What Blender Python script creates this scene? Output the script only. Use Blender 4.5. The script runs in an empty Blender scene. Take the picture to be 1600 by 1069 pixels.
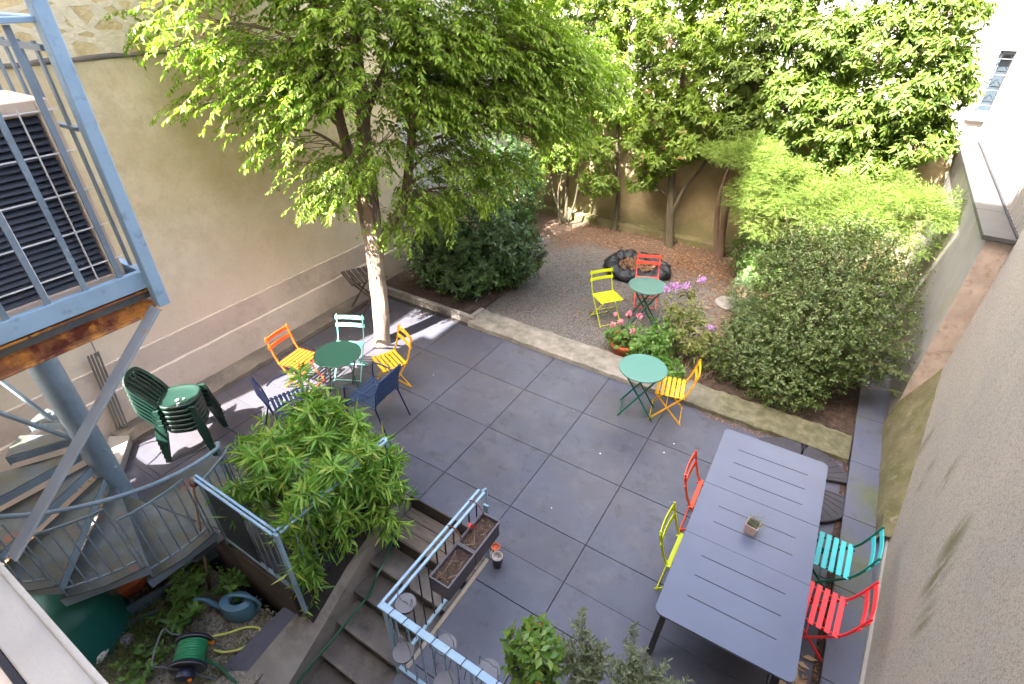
import bpy, math, random
import numpy as np
from mathutils import Matrix, Vector
random.seed(7); np.random.seed(7)
S = bpy.context.scene
COL = S.collection
R = math.radians

# ---------------------------------------------------------------- camera
cd = bpy.data.cameras.new('camera'); cam = bpy.data.objects.new('camera', cd); COL.objects.link(cam)
cd.sensor_width = 36; cd.lens = 833.0/1600*36; cd.clip_start = .05; cd.clip_end = 500
cam.matrix_world = Matrix.Translation((0, 0, 4.72)) @ Matrix.Rotation(R(31.915), 4, 'Z') @ Matrix.Rotation(R(55.845), 4, 'X') @ Matrix.Rotation(.0065, 4, 'Z')
S.camera = cam
# ---------------------------------------------------------------- light
SUN_DIR = Vector((-.20, -1.0, 1.32)).normalized()          # towards the sun
sl = bpy.data.lights.new('sun', 'SUN'); sun = bpy.data.objects.new('sun', sl); COL.objects.link(sun)
sl.energy = 5.0; sl.angle = R(.5); sl.color = (1, .95, .86)
sun.rotation_euler = SUN_DIR.to_track_quat('Z', 'Y').to_euler()
w = bpy.data.worlds.new('World'); S.world = w; w.use_nodes = True
nt = w.node_tree; bg = nt.nodes['Background']
sky = nt.nodes.new('ShaderNodeTexSky'); sky.sky_type = 'NISHITA'; sky.sun_disc = False
sky.sun_elevation = math.asin(SUN_DIR.z); sky.sun_rotation = math.atan2(SUN_DIR.x, SUN_DIR.y)
sky.air_density = .8; sky.dust_density = 7; sky.ozone_density = .2
nt.links.new(sky.outputs[0], bg.inputs[0]); bg.inputs[1].default_value = .15
S.view_settings.view_transform = 'Standard'; S.view_settings.look = 'None'
S.view_settings.exposure = 3.5; S.view_settings.gamma = 1
S.cycles.max_bounces = 8; S.cycles.diffuse_bounces = 4; S.cycles.transparent_max_bounces = 8

# ---------------------------------------------------------------- materials
def srgb(h):
    c = [int(h[i:i+2], 16)/255 for i in (0, 2, 4)]
    return tuple(x/12.92 if x <= .04045 else ((x+.055)/1.055)**2.4 for x in c)
def scl(c, k): return tuple(min(1, x*k) for x in c)
def _base(name):
    m = bpy.data.materials.new(name); m.use_nodes = True
    t = m.node_tree; return m, t, t.nodes['Principled BSDF']
def _n(t, ty, **k):
    n = t.nodes.new(ty)
    for a, v in k.items():
        if a in n.inputs: n.inputs[a].default_value = v
        else: setattr(n, a, v)
    return n
def mix(t, fac, a, b, mode='MIX'):
    n = t.nodes.new('ShaderNodeMix'); n.data_type = 'RGBA'; n.blend_type = mode
    for s, v in ((0, fac), (6, a), (7, b)):
        if hasattr(v, 'is_output'): t.links.new(v, n.inputs[s])
        else: n.inputs[s].default_value = v if s == 0 else (*v, 1)
    return n.outputs[2]
def noise(t, vec, scale, detail=5, rough=.6):
    n = _n(t, 'ShaderNodeTexNoise', Scale=scale, Detail=detail, Roughness=rough); t.links.new(vec, n.inputs['Vector']); return n.outputs[0]
def ramp(t, v, a, b, lo=0., hi=1.):
    n = t.nodes.new('ShaderNodeMapRange'); n.inputs[1].default_value = a; n.inputs[2].default_value = b
    n.inputs[3].default_value = lo; n.inputs[4].default_value = hi; t.links.new(v, n.inputs[0]); return n.outputs[0]
def mth(t, op, a, b=0.):
    n = t.nodes.new('ShaderNodeMath'); n.operation = op
    for i, v in enumerate((a, b)):
        if hasattr(v, 'is_output'): t.links.new(v, n.inputs[i])
        else: n.inputs[i].default_value = v
    return n.outputs[0]
def bump(t, p, h, k, dist=.01):
    b = _n(t, 'ShaderNodeBump', Strength=k, Distance=dist); t.links.new(h, b.inputs['Height']); t.links.new(b.outputs[0], p.inputs['Normal'])
def mat(name, col, rough=.6, metal=0., var=.15, vs=3., bk=.2, bs=60., dirts=(), bd=.01, spec=.5, island=0., stretch=None):
    """col mottled by noise; dirts = (colour, noise scale, lo, hi, strength) patches over it"""
    m, t, p = _base(name)
    tc = t.nodes.new('ShaderNodeTexCoord').outputs['Object']
    if stretch:
        mp = _n(t, 'ShaderNodeMapping'); mp.inputs['Scale'].default_value = stretch; t.links.new(tc, mp.inputs[0]); tc = mp.outputs[0]
    c = mix(t, ramp(t, noise(t, tc, vs), .3, .7), scl(col, 1-var), scl(col, 1+var))
    for i, (dc, ds, lo, hi, k) in enumerate(dirts):
        mp = _n(t, 'ShaderNodeMapping'); mp.inputs['Location'].default_value = (i*7.3+3, i*2.1, i*5.7); t.links.new(tc, mp.inputs[0])
        c = mix(t, ramp(t, noise(t, mp.outputs[0], ds, 8, .65), lo, hi, 0, k), c, dc)
    if island:
        g = t.nodes.new('ShaderNodeNewGeometry').outputs['Random Per Island']
        c = mix(t, 1., c, mix(t, g, (1-island,)*3, (1+0*island,)*3), 'MULTIPLY')
    t.links.new(c, p.inputs['Base Color'])
    p.inputs['Roughness'].default_value = rough; p.inputs['Metallic'].default_value = metal; p.inputs['Specular IOR Level'].default_value = spec
    if bk: bump(t, p, noise(t, tc, bs, 6), bk, bd)
    return m
def leafmat(name, cols, trans=.35, rough=.45, tcol=None, spec=.4):
    m, t, p = _base(name)
    g = t.nodes.new('ShaderNodeNewGeometry').outputs['Random Per Island']
    cr = t.nodes.new('ShaderNodeValToRGB'); t.links.new(g, cr.inputs[0])
    e = cr.color_ramp.elements
    while len(e) < len(cols): e.new(.5)
    for i, c in enumerate(cols): e[i].position = i/(len(cols)-1); e[i].color = (*c, 1)
    tc = t.nodes.new('ShaderNodeTexCoord').outputs['Object']
    c = mix(t, ramp(t, noise(t, tc, 1.6, 3), .3, .7), (.72,)*3, (1,)*3)
    c = mix(t, 1., cr.outputs[0], c, 'MULTIPLY')
    t.links.new(c, p.inputs['Base Color']); p.inputs['Roughness'].default_value = rough; p.inputs['Specular IOR Level'].default_value = spec
    tr = t.nodes.new('ShaderNodeBsdfTranslucent')
    tcn = mix(t, 1., c, tcol or (1.25, 1.3, .5), 'MULTIPLY'); t.links.new(tcn, tr.inputs[0])
    ms = t.nodes.new('ShaderNodeMixShader'); ms.inputs[0].default_value = trans
    t.links.new(p.outputs[0], ms.inputs[1]); t.links.new(tr.outputs[0], ms.inputs[2])
    t.links.new(ms.outputs[0], t.nodes['Material Output'].inputs[0])
    return m

MT = {}
# painted steel etc.
def paint(name, hx, rough=.45, k=1.): MT[name] = mat('paint_'+name, scl(srgb(hx), k), rough, var=.05, vs=12, bk=.05, bs=200, dirts=((scl(srgb(hx), .55), 25, .62, .75, .35),))
for nme, hx in (('orange', 'ee5a12'), ('aqua', '7fd0c4'), ('yellow', 'f0b21a'), ('lime', 'bcc80e'), ('coral', 'ee4a38'), ('vermilion', 'e2502c'),
                ('turquoise', '3fb5ba'), ('red', 'e83a40'), ('deepgreen', '1e6a58'), ('cedar', '155646'), ('bluechair', '1c355c')):
    paint(nme, hx)
MT['bluesteel'] = mat('blue_painted_steel', srgb('708290'), .5, var=.18, vs=5, bk=.1, bs=80, dirts=((srgb('7a4a2a'), 6, .66, .74, .8), (srgb('566070'), 20, .55, .75, .5)))
MT['railsteel'] = mat('sky_blue_railing_paint', srgb('86a4bc'), .5, var=.1, vs=6, bk=.08, bs=90, dirts=((srgb('50606c'), 18, .56, .75, .6),))
MT['rust'] = mat('rusted_steel', srgb('8a5a3a'), .85, var=.35, vs=5, bk=.6, bs=40, dirts=((srgb('c98a3c'), 4, .5, .56, .9), (srgb('5a241a'), 7, .52, .58, .9), (srgb('9db0c0'), 3, .57, .62, .9)))
MT['bracesteel'] = mat('flaking_blue_steel', srgb('8e99a2'), .55, var=.12, vs=4, bk=.15, bs=50, dirts=((srgb('b0803a'), 3.2, .64, .68, .9), (srgb('8a7460'), 12, .6, .7, .5)))
MT['treadsteel'] = mat('chequer_plate_steel', srgb('4c555a'), .6, .2, var=.3, vs=4, bk=.5, bs=90, dirts=((srgb('4a4a3c'), 4, .42, .58, .85), (srgb('8a4a40'), 4, .62, .68, .7)))
MT['black'] = mat('black_coil_fins', (.022, .028, .04), .45, bk=0)
MT['wire'] = mat('white_wire', (.7, .7, .68), .4, bk=0)
MT['accase'] = mat('aged_cream_sheet_metal', srgb('cdbcaa'), .5, var=.08, bk=.05, dirts=((srgb('8a7a68'), 9, .6, .75, .6),))
MT['tile'] = mat('slate_grey_porcelain_tile', (.072, .080, .116), .42, var=.13, vs=1.7, bk=.12, bs=160, bd=.002, island=.14,
                 dirts=(((.075, .070, .082), .8, .45, .65, .7), ((.105, .108, .130), 3.5, .50, .72, .65), ((.040, .036, .038), 6, .56, .70, .6), ((.13, .12, .115), 45, .64, .72, .5), ((.6, .6, .58), 34, .765, .785, .8)), spec=.4)
def brown_tiles_left():                       # paving mixed browner towards the left, with a noisy edge
    m = MT['tile']; t = m.node_tree; p = t.nodes['Principled BSDF']; src = p.inputs['Base Color'].links[0].from_socket
    tc = t.nodes.new('ShaderNodeTexCoord').outputs['Object']; sx = t.nodes.new('ShaderNodeSeparateXYZ'); t.links.new(tc, sx.inputs[0])
    f = mth(t, 'ADD', sx.outputs[0], mth(t, 'MULTIPLY', mth(t, 'SUBTRACT', noise(t, tc, 1.1, 7, .65), .5), 3.5))
    t.links.new(mix(t, ramp(t, f, -3.0, -5.0, 0, .5), src, (.052, .043, .044)), p.inputs['Base Color'])
brown_tiles_left()
MT['joint'] = mat('dark_tile_joint', (.040, .036, .036), .9, bk=.2)
MT['ledge'] = mat('mossy_slate_slab', (.095, .105, .15), .4, var=.12, vs=2, bk=.15, bs=90, island=.15, dirts=((srgb('5a6038'), 1.3, .52, .66, .75), (srgb('3e4436'), 4, .56, .7, .6)))
MT['coping'] = mat('weathered_grey_coping', (.055, .054, .052), .6, var=.25, vs=4, bk=.15, bs=50, island=.15, dirts=((.12*np.ones(3), 5, .6, .7, .5),))
MT['concrete'] = mat('worn_grey_concrete', (.25, .235, .215), .85, var=.2, vs=3, bk=.35, bs=60, dirts=(((.12, .11, .10), 3, .5, .68, .8), ((.36, .34, .30), 9, .55, .7, .5)))
MT['stepconc'] = mat('stained_step_concrete', (.125, .112, .102), .8, var=.25, vs=3, bk=.3, bs=50, dirts=(((.05, .045, .04), 3.5, .48, .66, .8), ((.24, .22, .2), 12, .6, .75, .5)))
MT['palestone'] = mat('pale_sill_stone', (.39, .365, .32), .7, var=.08, vs=4, bk=.3, bs=45, dirts=(((.42, .38, .34), 7, .58, .72, .6),))
MT['wood'] = mat('weathered_deck_wood', (.13, .105, .085), .8, var=.3, vs=3, bk=.5, bs=30, stretch=(1, 8, 8), dirts=(((.06, .045, .035), 6, .5, .7, .7),))
MT['darkwood'] = mat('dark_brown_wood', (.055, .042, .034), .8, var=.3, vs=4, bk=.4, bs=30)
MT['plank'] = mat('grey_scaffold_plank', (.32, .28, .22), .85, var=.2, vs=4, bk=.3, bs=40)
MT['soil'] = mat('dark_soil', (.065, .042, .03), .95, var=.5, vs=14, bk=1, bs=60, bd=.03, dirts=(((.20, .13, .08), 30, .6, .68, .7),))
MT['bark'] = mat('pale_flaking_bark', (.37, .29, .225), .85, var=.22, vs=5, bk=.7, bs=22, bd=.02, stretch=(1, 1, .28), dirts=(((.17, .12, .09), 6, .54, .64, .8),))
def barkmat():
    m, t, p = _base('pale_to_brown_flaking_bark')
    tc = t.nodes.new('ShaderNodeTexCoord').outputs['Object']
    sx = t.nodes.new('ShaderNodeSeparateXYZ'); t.links.new(tc, sx.inputs[0])
    mp = _n(t, 'ShaderNodeMapping'); mp.inputs['Scale'].default_value = (1, 1, .3); t.links.new(tc, mp.inputs[0])
    pale = mix(t, ramp(t, noise(t, mp.outputs[0], 7, 6), .35, .65), (.27, .205, .155), (.42, .34, .27))
    dark = mix(t, ramp(t, noise(t, mp.outputs[0], 9, 6), .35, .65), (.085, .055, .038), (.19, .13, .09))
    f = mth(t, 'ADD', sx.outputs[2], mth(t, 'MULTIPLY', mth(t, 'SUBTRACT', noise(t, mp.outputs[0], 6, 7), .5), 3.4))
    c = mix(t, ramp(t, f, 1.75, 2.05), pale, dark)
    c = mix(t, ramp(t, noise(t, mp.outputs[0], 16, 6), .6, .66, 0, .7), c, (.13, .09, .065))
    t.links.new(c, p.inputs['Base Color']); p.inputs['Roughness'].default_value = .9
    bump(t, p, noise(t, mp.outputs[0], 24, 7), .8, .02); return m
MT['treebark'] = barkmat()
MT['darkbark'] = mat('brown_bark', (.15, .10, .07), .9, var=.3, vs=6, bk=.8, bs=30, bd=.02, stretch=(1, 1, .3))
MT['greenbark'] = mat('greenish_bark', (.095, .08, .05), .9, var=.3, vs=6, bk=.6, bs=30, bd=.02, stretch=(1, 1, .3))
MT['terra'] = mat('terracotta', srgb('b4603c'), .8, var=.15, bk=.2, dirts=((srgb('8a4a34'), 6, .5, .7, .6),))
MT['greenplastic'] = mat('dark_green_plastic', srgb('0b2a22'), .5, var=.06, bk=.03, dirts=((srgb('0c2c24'), 8, .6, .75, .5),))
MT['barrel'] = mat('bottle_green_plastic', srgb('1f6a62'), .45, var=.1, bk=.05)
MT['canblue'] = mat('dusty_blue_plastic', srgb('55809a'), .45, var=.08, bk=.05)
MT['tabletop'] = mat('lavender_grey_powder_coat', (.090, .108, .168), .36, var=.07, vs=2.2, bk=.04, bs=300, spec=.45, dirts=(((.6, .6, .6), 40, .775, .785, .7),))
MT['slot'] = mat('dark_slot', (.02, .02, .025), .8, bk=0)
MT['anthracite'] = mat('anthracite_metal', (.03, .03, .034), .5, bk=0)
MT['plum'] = mat('plum_brown_plastic', srgb('56525c'), .55, var=.08, bk=.05)
MT['cupblack'] = mat('black_cup', (.02, .02, .024), .4, bk=0)
MT['white'] = mat('chalk_white', (.72, .70, .68), .6, var=.06, bk=.1)
MT['rope'] = mat('brown_twine', srgb('5a3a2e'), .9)
MT['redtag'] = mat('red_tag', srgb('a83a30'), .6)
MT['hose'] = mat('green_hose', srgb('2c8a5e'), .4, var=.05, bk=0)
MT['hosedark'] = mat('deep_green_hose', srgb('1f5a44'), .4, var=.05, bk=0)
MT['hoseyellow'] = mat('yellow_hose', srgb('c9cf6a'), .45, var=.05, bk=0)
MT['reelblue'] = mat('navy_plastic', srgb('20263c'), .4, bk=0)
MT['reelgrey'] = mat('grey_plastic', srgb('62666c'), .5, bk=0)
MT['reelorange'] = mat('orange_plastic', srgb('e8861c'), .45, bk=0)
MT['bag'] = mat('black_bin_liner', (.018, .019, .024), .28, bk=.9, bs=14, bd=.05)
MT['bamboo'] = mat('dry_cane', srgb('8a7660'), .7, bk=.1)
MT['glassblue'] = mat('grimy_blue_panel', srgb('1f2830'), .6, var=.3, vs=4, bk=.1)
MT['potpink'] = mat('rose_beige_ceramic', srgb('b29a92'), .55, var=.06, bk=.05)
MT['weight'] = mat('charcoal_ribbed_plastic', (.04, .037, .045), .6, var=.2, bk=.2)
MT['window'] = mat('pale_window_glass', (.035, .05, .065), .35, bk=0)
MT['winwhite'] = mat('bright_white_render', (.44, .42, .41), .8, var=.05, bk=.1)
MT['pipe'] = mat('grey_metal_pipe', (.16, .165, .17), .4, .4, bk=.05)
MT['cable'] = mat('grey_cable', (.2, .2, .21), .6, bk=0)
MT['baskets'] = mat('galvanised_wire', (.12, .12, .13), .5, .5, bk=0)
MT['bowl'] = mat('wax_stained_glass', (.38, .34, .31), .35, var=.35, vs=45, bk=.5, bs=60, dirts=(((.08, .06, .05), 30, .5, .62, .85),))

def wallmat():
    m, t, p = _base('ochre_stained_render')
    tc = t.nodes.new('ShaderNodeTexCoord').outputs['Object']
    sx = t.nodes.new('ShaderNodeSeparateXYZ'); t.links.new(tc, sx.inputs[0])
    c = mix(t, ramp(t, noise(t, tc, .9, 6), .35, .65), (.57, .475, .29), (.68, .59, .42))
    c = mix(t, ramp(t, noise(t, tc, 2.6, 9, .75), .42, .62, 0, .75), c, (.48, .39, .22))
    c = mix(t, ramp(t, noise(t, tc, 6, 9, .75), .52, .72, 0, .6), c, (.46, .37, .22))
    c = mix(t, ramp(t, sx.outputs[2], 2.6, 1.0, 0, .8), c, (.70, .61, .50))       # greyer, pinker patch repair below
    c = mix(t, ramp(t, noise(t, tc, 26, 8, .7), .55, .75, 0, .25), c, (.25, .19, .12))
    t.links.new(c, p.inputs['Base Color']); p.inputs['Roughness'].default_value = .9
    h = mth(t, 'ADD', noise(t, tc, 35, 8, .7), mth(t, 'MULTIPLY', noise(t, tc, 3, 3), 2.))
    bump(t, p, h, .5, .012); return m
MT['leftwall'] = wallmat()
MT['plinth'] = mat('pinkish_plinth_render', (.58, .49, .41), .9, var=.12, vs=1.2, bk=.5, bs=22, bd=.02, dirts=(((.39, .31, .26), 3, .5, .7, .6), ((.3, .25, .22), 14, .6, .75, .4)))
MT['baseconc'] = mat('dirty_base_mortar', (.13, .11, .092), .9, var=.25, vs=3, bk=.6, bs=25, bd=.02, dirts=(((.22, .185, .155), 5, .55, .7, .6),))
MT['greywall'] = mat('pale_grey_render', (.46, .44, .40), .9, var=.08, bk=.3)
def stonemat():
    m, t, p = _base('ochre_rubble_masonry')
    tc = t.nodes.new('ShaderNodeTexCoord').outputs['Object']
    mp = _n(t, 'ShaderNodeMapping'); mp.inputs['Scale'].default_value = (1, 2.0, 3.4); t.links.new(tc, mp.inputs[0])
    nz = _n(t, 'ShaderNodeTexNoise', Scale=5.); t.links.new(tc, nz.inputs['Vector'])
    v = mix(t, .07, (0, 0, 0), (0, 0, 0)); n = v.node; t.links.new(mp.outputs[0], n.inputs[6]); t.links.new(nz.outputs[1], n.inputs[7])
    vo = _n(t, 'ShaderNodeTexVoronoi', feature='DISTANCE_TO_EDGE', Scale=2.1, Randomness=.9); t.links.new(v, vo.inputs['Vector'])
    vc = _n(t, 'ShaderNodeTexVoronoi', feature='F1', Scale=2.1, Randomness=.9); t.links.new(v, vc.inputs['Vector'])
    e = mth(t, 'ADD', vo.outputs['Distance'], mth(t, 'MULTIPLY', mth(t, 'SUBTRACT', noise(t, tc, 9), .5), .16))
    mask = ramp(t, e, .12, .155)
    st = mix(t, vc.outputs['Color'], (.48, .37, .18), (.64, .51, .28)); 
    sp = t.nodes.new('ShaderNodeSeparateColor'); t.links.new(vc.outputs['Color'], sp.inputs[0]); t.links.new(sp.outputs[0], st.node.inputs[0])
    st = mix(t, ramp(t, noise(t, tc, 12, 8), .45, .7, 0, .6), st, (.36, .25, .12))
    mo = mix(t, ramp(t, noise(t, tc, 10, 6), .35, .7), (.68, .60, .43), (.58, .50, .35))
    t.links.new(mix(t, mask, mo, st), p.inputs['Base Color']); p.inputs['Roughness'].default_value = .9
    bump(t, p, mth(t, 'ADD', mth(t, 'MULTIPLY', mask, -.25), noise(t, tc, 25, 8)), .7, .02); return m
MT['stone'] = stonemat()
def backwallmat():
    m, t, p = _base('beige_render_green_at_foot')
    tc = t.nodes.new('ShaderNodeTexCoord').outputs['Object']
    sx = t.nodes.new('ShaderNodeSeparateXYZ'); t.links.new(tc, sx.inputs[0])
    nz = noise(t, tc, 2.2, 8, .65)
    c = mix(t, ramp(t, nz, .35, .65), (.29, .23, .125), (.40, .32, .19))
    hz = mth(t, 'ADD', sx.outputs[2], mth(t, 'MULTIPLY', mth(t, 'SUBTRACT', nz, .5), .9))
    c = mix(t, ramp(t, hz, .75, .25, 0, .85), c, (.17, .155, .07))
    t.links.new(c, p.inputs['Base Color']); p.inputs['Roughness'].default_value = .9
    bump(t, p, noise(t, tc, 30, 8), .4, .012); return m
MT['backwall'] = backwallmat()
MOSS = ((3.30, 1.40, .34, 1.), (3.45, 1.62, .32, 1.), (3.05, 1.25, .25, .9), (4.35, 1.45, .28, .8), (4.9, .95, .30, .8), (5.6, .8, .3, .8))
def roughcast():
    m, t, p = _base('beige_roughcast')
    tc = t.nodes.new('ShaderNodeTexCoord').outputs['Object']
    c = mix(t, ramp(t, noise(t, tc, 1.3, 5), .35, .65), (.42, .39, .34), (.48, .43, .36))
    c = mix(t, ramp(t, noise(t, tc, 48, 5, .75), .52, .58, 0, .5), c, (.24, .185, .125))
    c = mix(t, ramp(t, noise(t, tc, 105, 3, .8), .57, .61, 0, .8), c, (.13, .095, .065))
    # moss runs below a leak: streaks of their own shape near the middle of the wall
    mp = _n(t, 'ShaderNodeMapping'); mp.inputs['Scale'].default_value = (1, 7, 1.6); t.links.new(tc, mp.inputs[0])
    st = noise(t, mp.outputs[0], 1.6, 7, .65)
    for (y, z, r, k) in MOSS:
        sb = t.nodes.new('ShaderNodeVectorMath'); sb.operation = 'SUBTRACT'; t.links.new(tc, sb.inputs[0]); sb.inputs[1].default_value = (1.31+(y-3)*.077, y, z)
        mu = t.nodes.new('ShaderNodeVectorMath'); mu.operation = 'MULTIPLY'; t.links.new(sb.outputs[0], mu.inputs[0]); mu.inputs[1].default_value = (1, 2.2, 1)
        ln = t.nodes.new('ShaderNodeVectorMath'); ln.operation = 'LENGTH'; t.links.new(mu.outputs[0], ln.inputs[0])
        f = mth(t, 'MULTIPLY', ramp(t, ln.outputs['Value'], r, r*.25), ramp(t, st, .40, .52))
        c = mix(t, mth(t, 'MULTIPLY', f, .85*k), c, (.15, .14, .055))
    sx = t.nodes.new('ShaderNodeSeparateXYZ'); t.links.new(tc, sx.inputs[0])
    lowf = ramp(t, mth(t, 'ADD', sx.outputs[2], mth(t, 'MULTIPLY', noise(t, tc, 3, 6), .5)), .60, .30, 0, .5)
    c = mix(t, lowf, c, (.33, .27, .18))
    t.links.new(c, p.inputs['Base Color']); p.inputs['Roughness'].default_value = .95
    bump(t, p, mth(t, 'ADD', mth(t, 'MULTIPLY', noise(t, tc, 130, 4, .7), 1.2), mth(t, 'MULTIPLY', noise(t, tc, 7, 4), 1.5)), .9, .012); return m
MT['roughcast'] = roughcast()
MT['brickpier'] = mat('rosy_hacked_render', (.40, .32, .265), .95, var=.2, vs=5, bk=.9, bs=75, bd=.012, dirts=(((.27, .17, .12), 12, .52, .66, .7),))
MT['mossy'] = mat('mossy_mortar', (.15, .13, .065), .95, var=.3, vs=4, bk=.8, bs=25, bd=.02, dirts=(((.10, .10, .03), 4, .48, .62, .9), ((.32, .28, .2), 6, .6, .7, .7)))
MT['lowwall'] = mat('grey_render', (.27, .255, .225), .9, var=.15, vs=2, bk=.4, bs=30, dirts=(((.25, .23, .15), 1.4, .52, .66, .7),))
MT['cladding'] = mat('off_white_ribbed_cladding', (.22, .205, .185), .5, var=.03, bk=.05)
def gravelmat():
    m, t, p = _base('grey_gravel_and_litter')
    tc = t.nodes.new('ShaderNodeTexCoord').outputs['Object']
    sx = t.nodes.new('ShaderNodeSeparateXYZ'); t.links.new(tc, sx.inputs[0])
    vo = _n(t, 'ShaderNodeTexVoronoi', Scale=55.); t.links.new(tc, vo.inputs['Vector'])
    sp = t.nodes.new('ShaderNodeSeparateColor'); t.links.new(vo.outputs['Color'], sp.inputs[0])
    c = mix(t, sp.outputs[0], (.045, .040, .037), (.175, .16, .15))
    c = mix(t, ramp(t, noise(t, tc, 1.5, 6), .35, .7, 0, .5), c, (.13, .115, .10))
    f = mth(t, 'ADD', sx.outputs[1], mth(t, 'MULTIPLY', noise(t, tc, 1.1, 6), 2.2))
    f2 = mth(t, 'ADD', mth(t, 'MULTIPLY', sx.outputs[0], 1.), mth(t, 'MULTIPLY', noise(t, tc, 1.3, 6), 1.2))
    so = mth(t, 'MAXIMUM', ramp(t, f, 10.6, 11.1), ramp(t, f2, -.9, -.3))
    sc = mix(t, ramp(t, noise(t, tc, 20, 8), .4, .65), (.07, .045, .032), (.17, .11, .07))
    c = mix(t, so, c, sc)
    t.links.new(c, p.inputs['Base Color']); p.inputs['Roughness'].default_value = .9
    bump(t, p, vo.outputs[0], .9, .012); return m
MT['gravel'] = gravelmat()
def curbmat():
    m, t, p = _base('concrete_kerb_mossy_to_the_right')
    tc = t.nodes.new('ShaderNodeTexCoord').outputs['Object']
    sx = t.nodes.new('ShaderNodeSeparateXYZ'); t.links.new(tc, sx.inputs[0])
    c = mix(t, ramp(t, noise(t, tc, 5, 8, .7), .35, .68), (.13, .12, .10), (.29, .27, .235))
    f = mth(t, 'ADD', sx.outputs[0], mth(t, 'MULTIPLY', noise(t, tc, 3, 6), 2.))
    ms = mix(t, ramp(t, noise(t, tc, 9, 8), .4, .65), (.06, .065, .02), (.15, .13, .07))
    c = mix(t, ramp(t, f, -.6, .7, 0, .85), c, ms)
    t.links.new(c, p.inputs['Base Color']); p.inputs['Roughness'].default_value = .9
    bump(t, p, noise(t, tc, 40, 8, .7), .7, .012); return m
MT['curb'] = curbmat()
MT['gardensoil'] = mat('gravelly_garden_soil', (.24, .21, .175), .95, var=.5, vs=22, bk=1, bs=45, bd=.03, dirts=(((.40, .37, .33), 38, .55, .62, .8), ((.07, .05, .035), 5, .5, .65, .7)))
# foliage
L_main = leafmat('main_tree_leaf', [(.15, .26, .03), (.22, .35, .042), (.30, .42, .06)], .52)
L_back = leafmat('broad_shiny_leaf', [(.065, .12, .018), (.11, .175, .026), (.17, .23, .04), (.075, .135, .02)], .4, .6)
L_back2 = leafmat('broad_leaf_deeper', [(.11, .19, .025), (.17, .26, .035), (.24, .33, .05)], .5)
L_laurel = leafmat('laurel_leaf', [(.045, .10, .028), (.07, .15, .04), (.11, .21, .055)], .15, .3, spec=.6)
L_privet = leafmat('small_dark_leaf', [(.05, .095, .025), (.085, .14, .035), (.135, .195, .05), (.24, .27, .12)], .25, .4)
L_feather = leafmat('feathery_needles', [(.10, .17, .035), (.16, .24, .045), (.24, .31, .06)], .3, .6)
L_oleander = leafmat('long_narrow_leaf', [(.13, .31, .05), (.21, .44, .07), (.31, .54, .10), (.46, .56, .13)], .4, .4)
L_citrus = leafmat('citrus_leaf', [(.09, .20, .03), (.15, .29, .045), (.24, .36, .06)], .3, .3)
L_olive = leafmat('olive_leaf', [(.11, .14, .07), (.17, .21, .11), (.24, .28, .16)], .2, .45)
L_herb = leafmat('soft_green_leaf', [(.10, .22, .04), (.15, .30, .06), (.22, .38, .09)], .35, .5)
L_yellowhedge = leafmat('golden_leaf', [(.30, .30, .03), (.42, .38, .04), (.50, .30, .05)], .35, .5)
L_dead = leafmat('dead_leaf', [(.17, .08, .035), (.27, .14, .065), (.34, .21, .12), (.11, .055, .03), (.20, .12, .07)], .1, .8, (1, .8, .6))
L_deadpale = leafmat('pale_dead_leaf', [(.42, .30, .17), (.55, .42, .26), (.35, .2, .1)], .1, .8, (1, .8, .6))
L_redleaf = leafmat('reddish_leaf', [(.22, .10, .04), (.30, .16, .05)], .3, .6, (1.2, .8, .5))
L_pink = leafmat('pink_petals', [(.75, .22, .32), (.82, .36, .45), (.85, .5, .56)], .3, .6, (1.1, .8, .8))
L_mauve = leafmat('mauve_petals', [(.50, .24, .60), (.62, .36, .70), (.72, .5, .75)], .3, .6, (1, .8, 1))
L_yelgreen = leafmat('yellowing_leaf', [(.12, .19, .04), (.22, .27, .07), (.30, .28, .10)], .3, .5)

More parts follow.
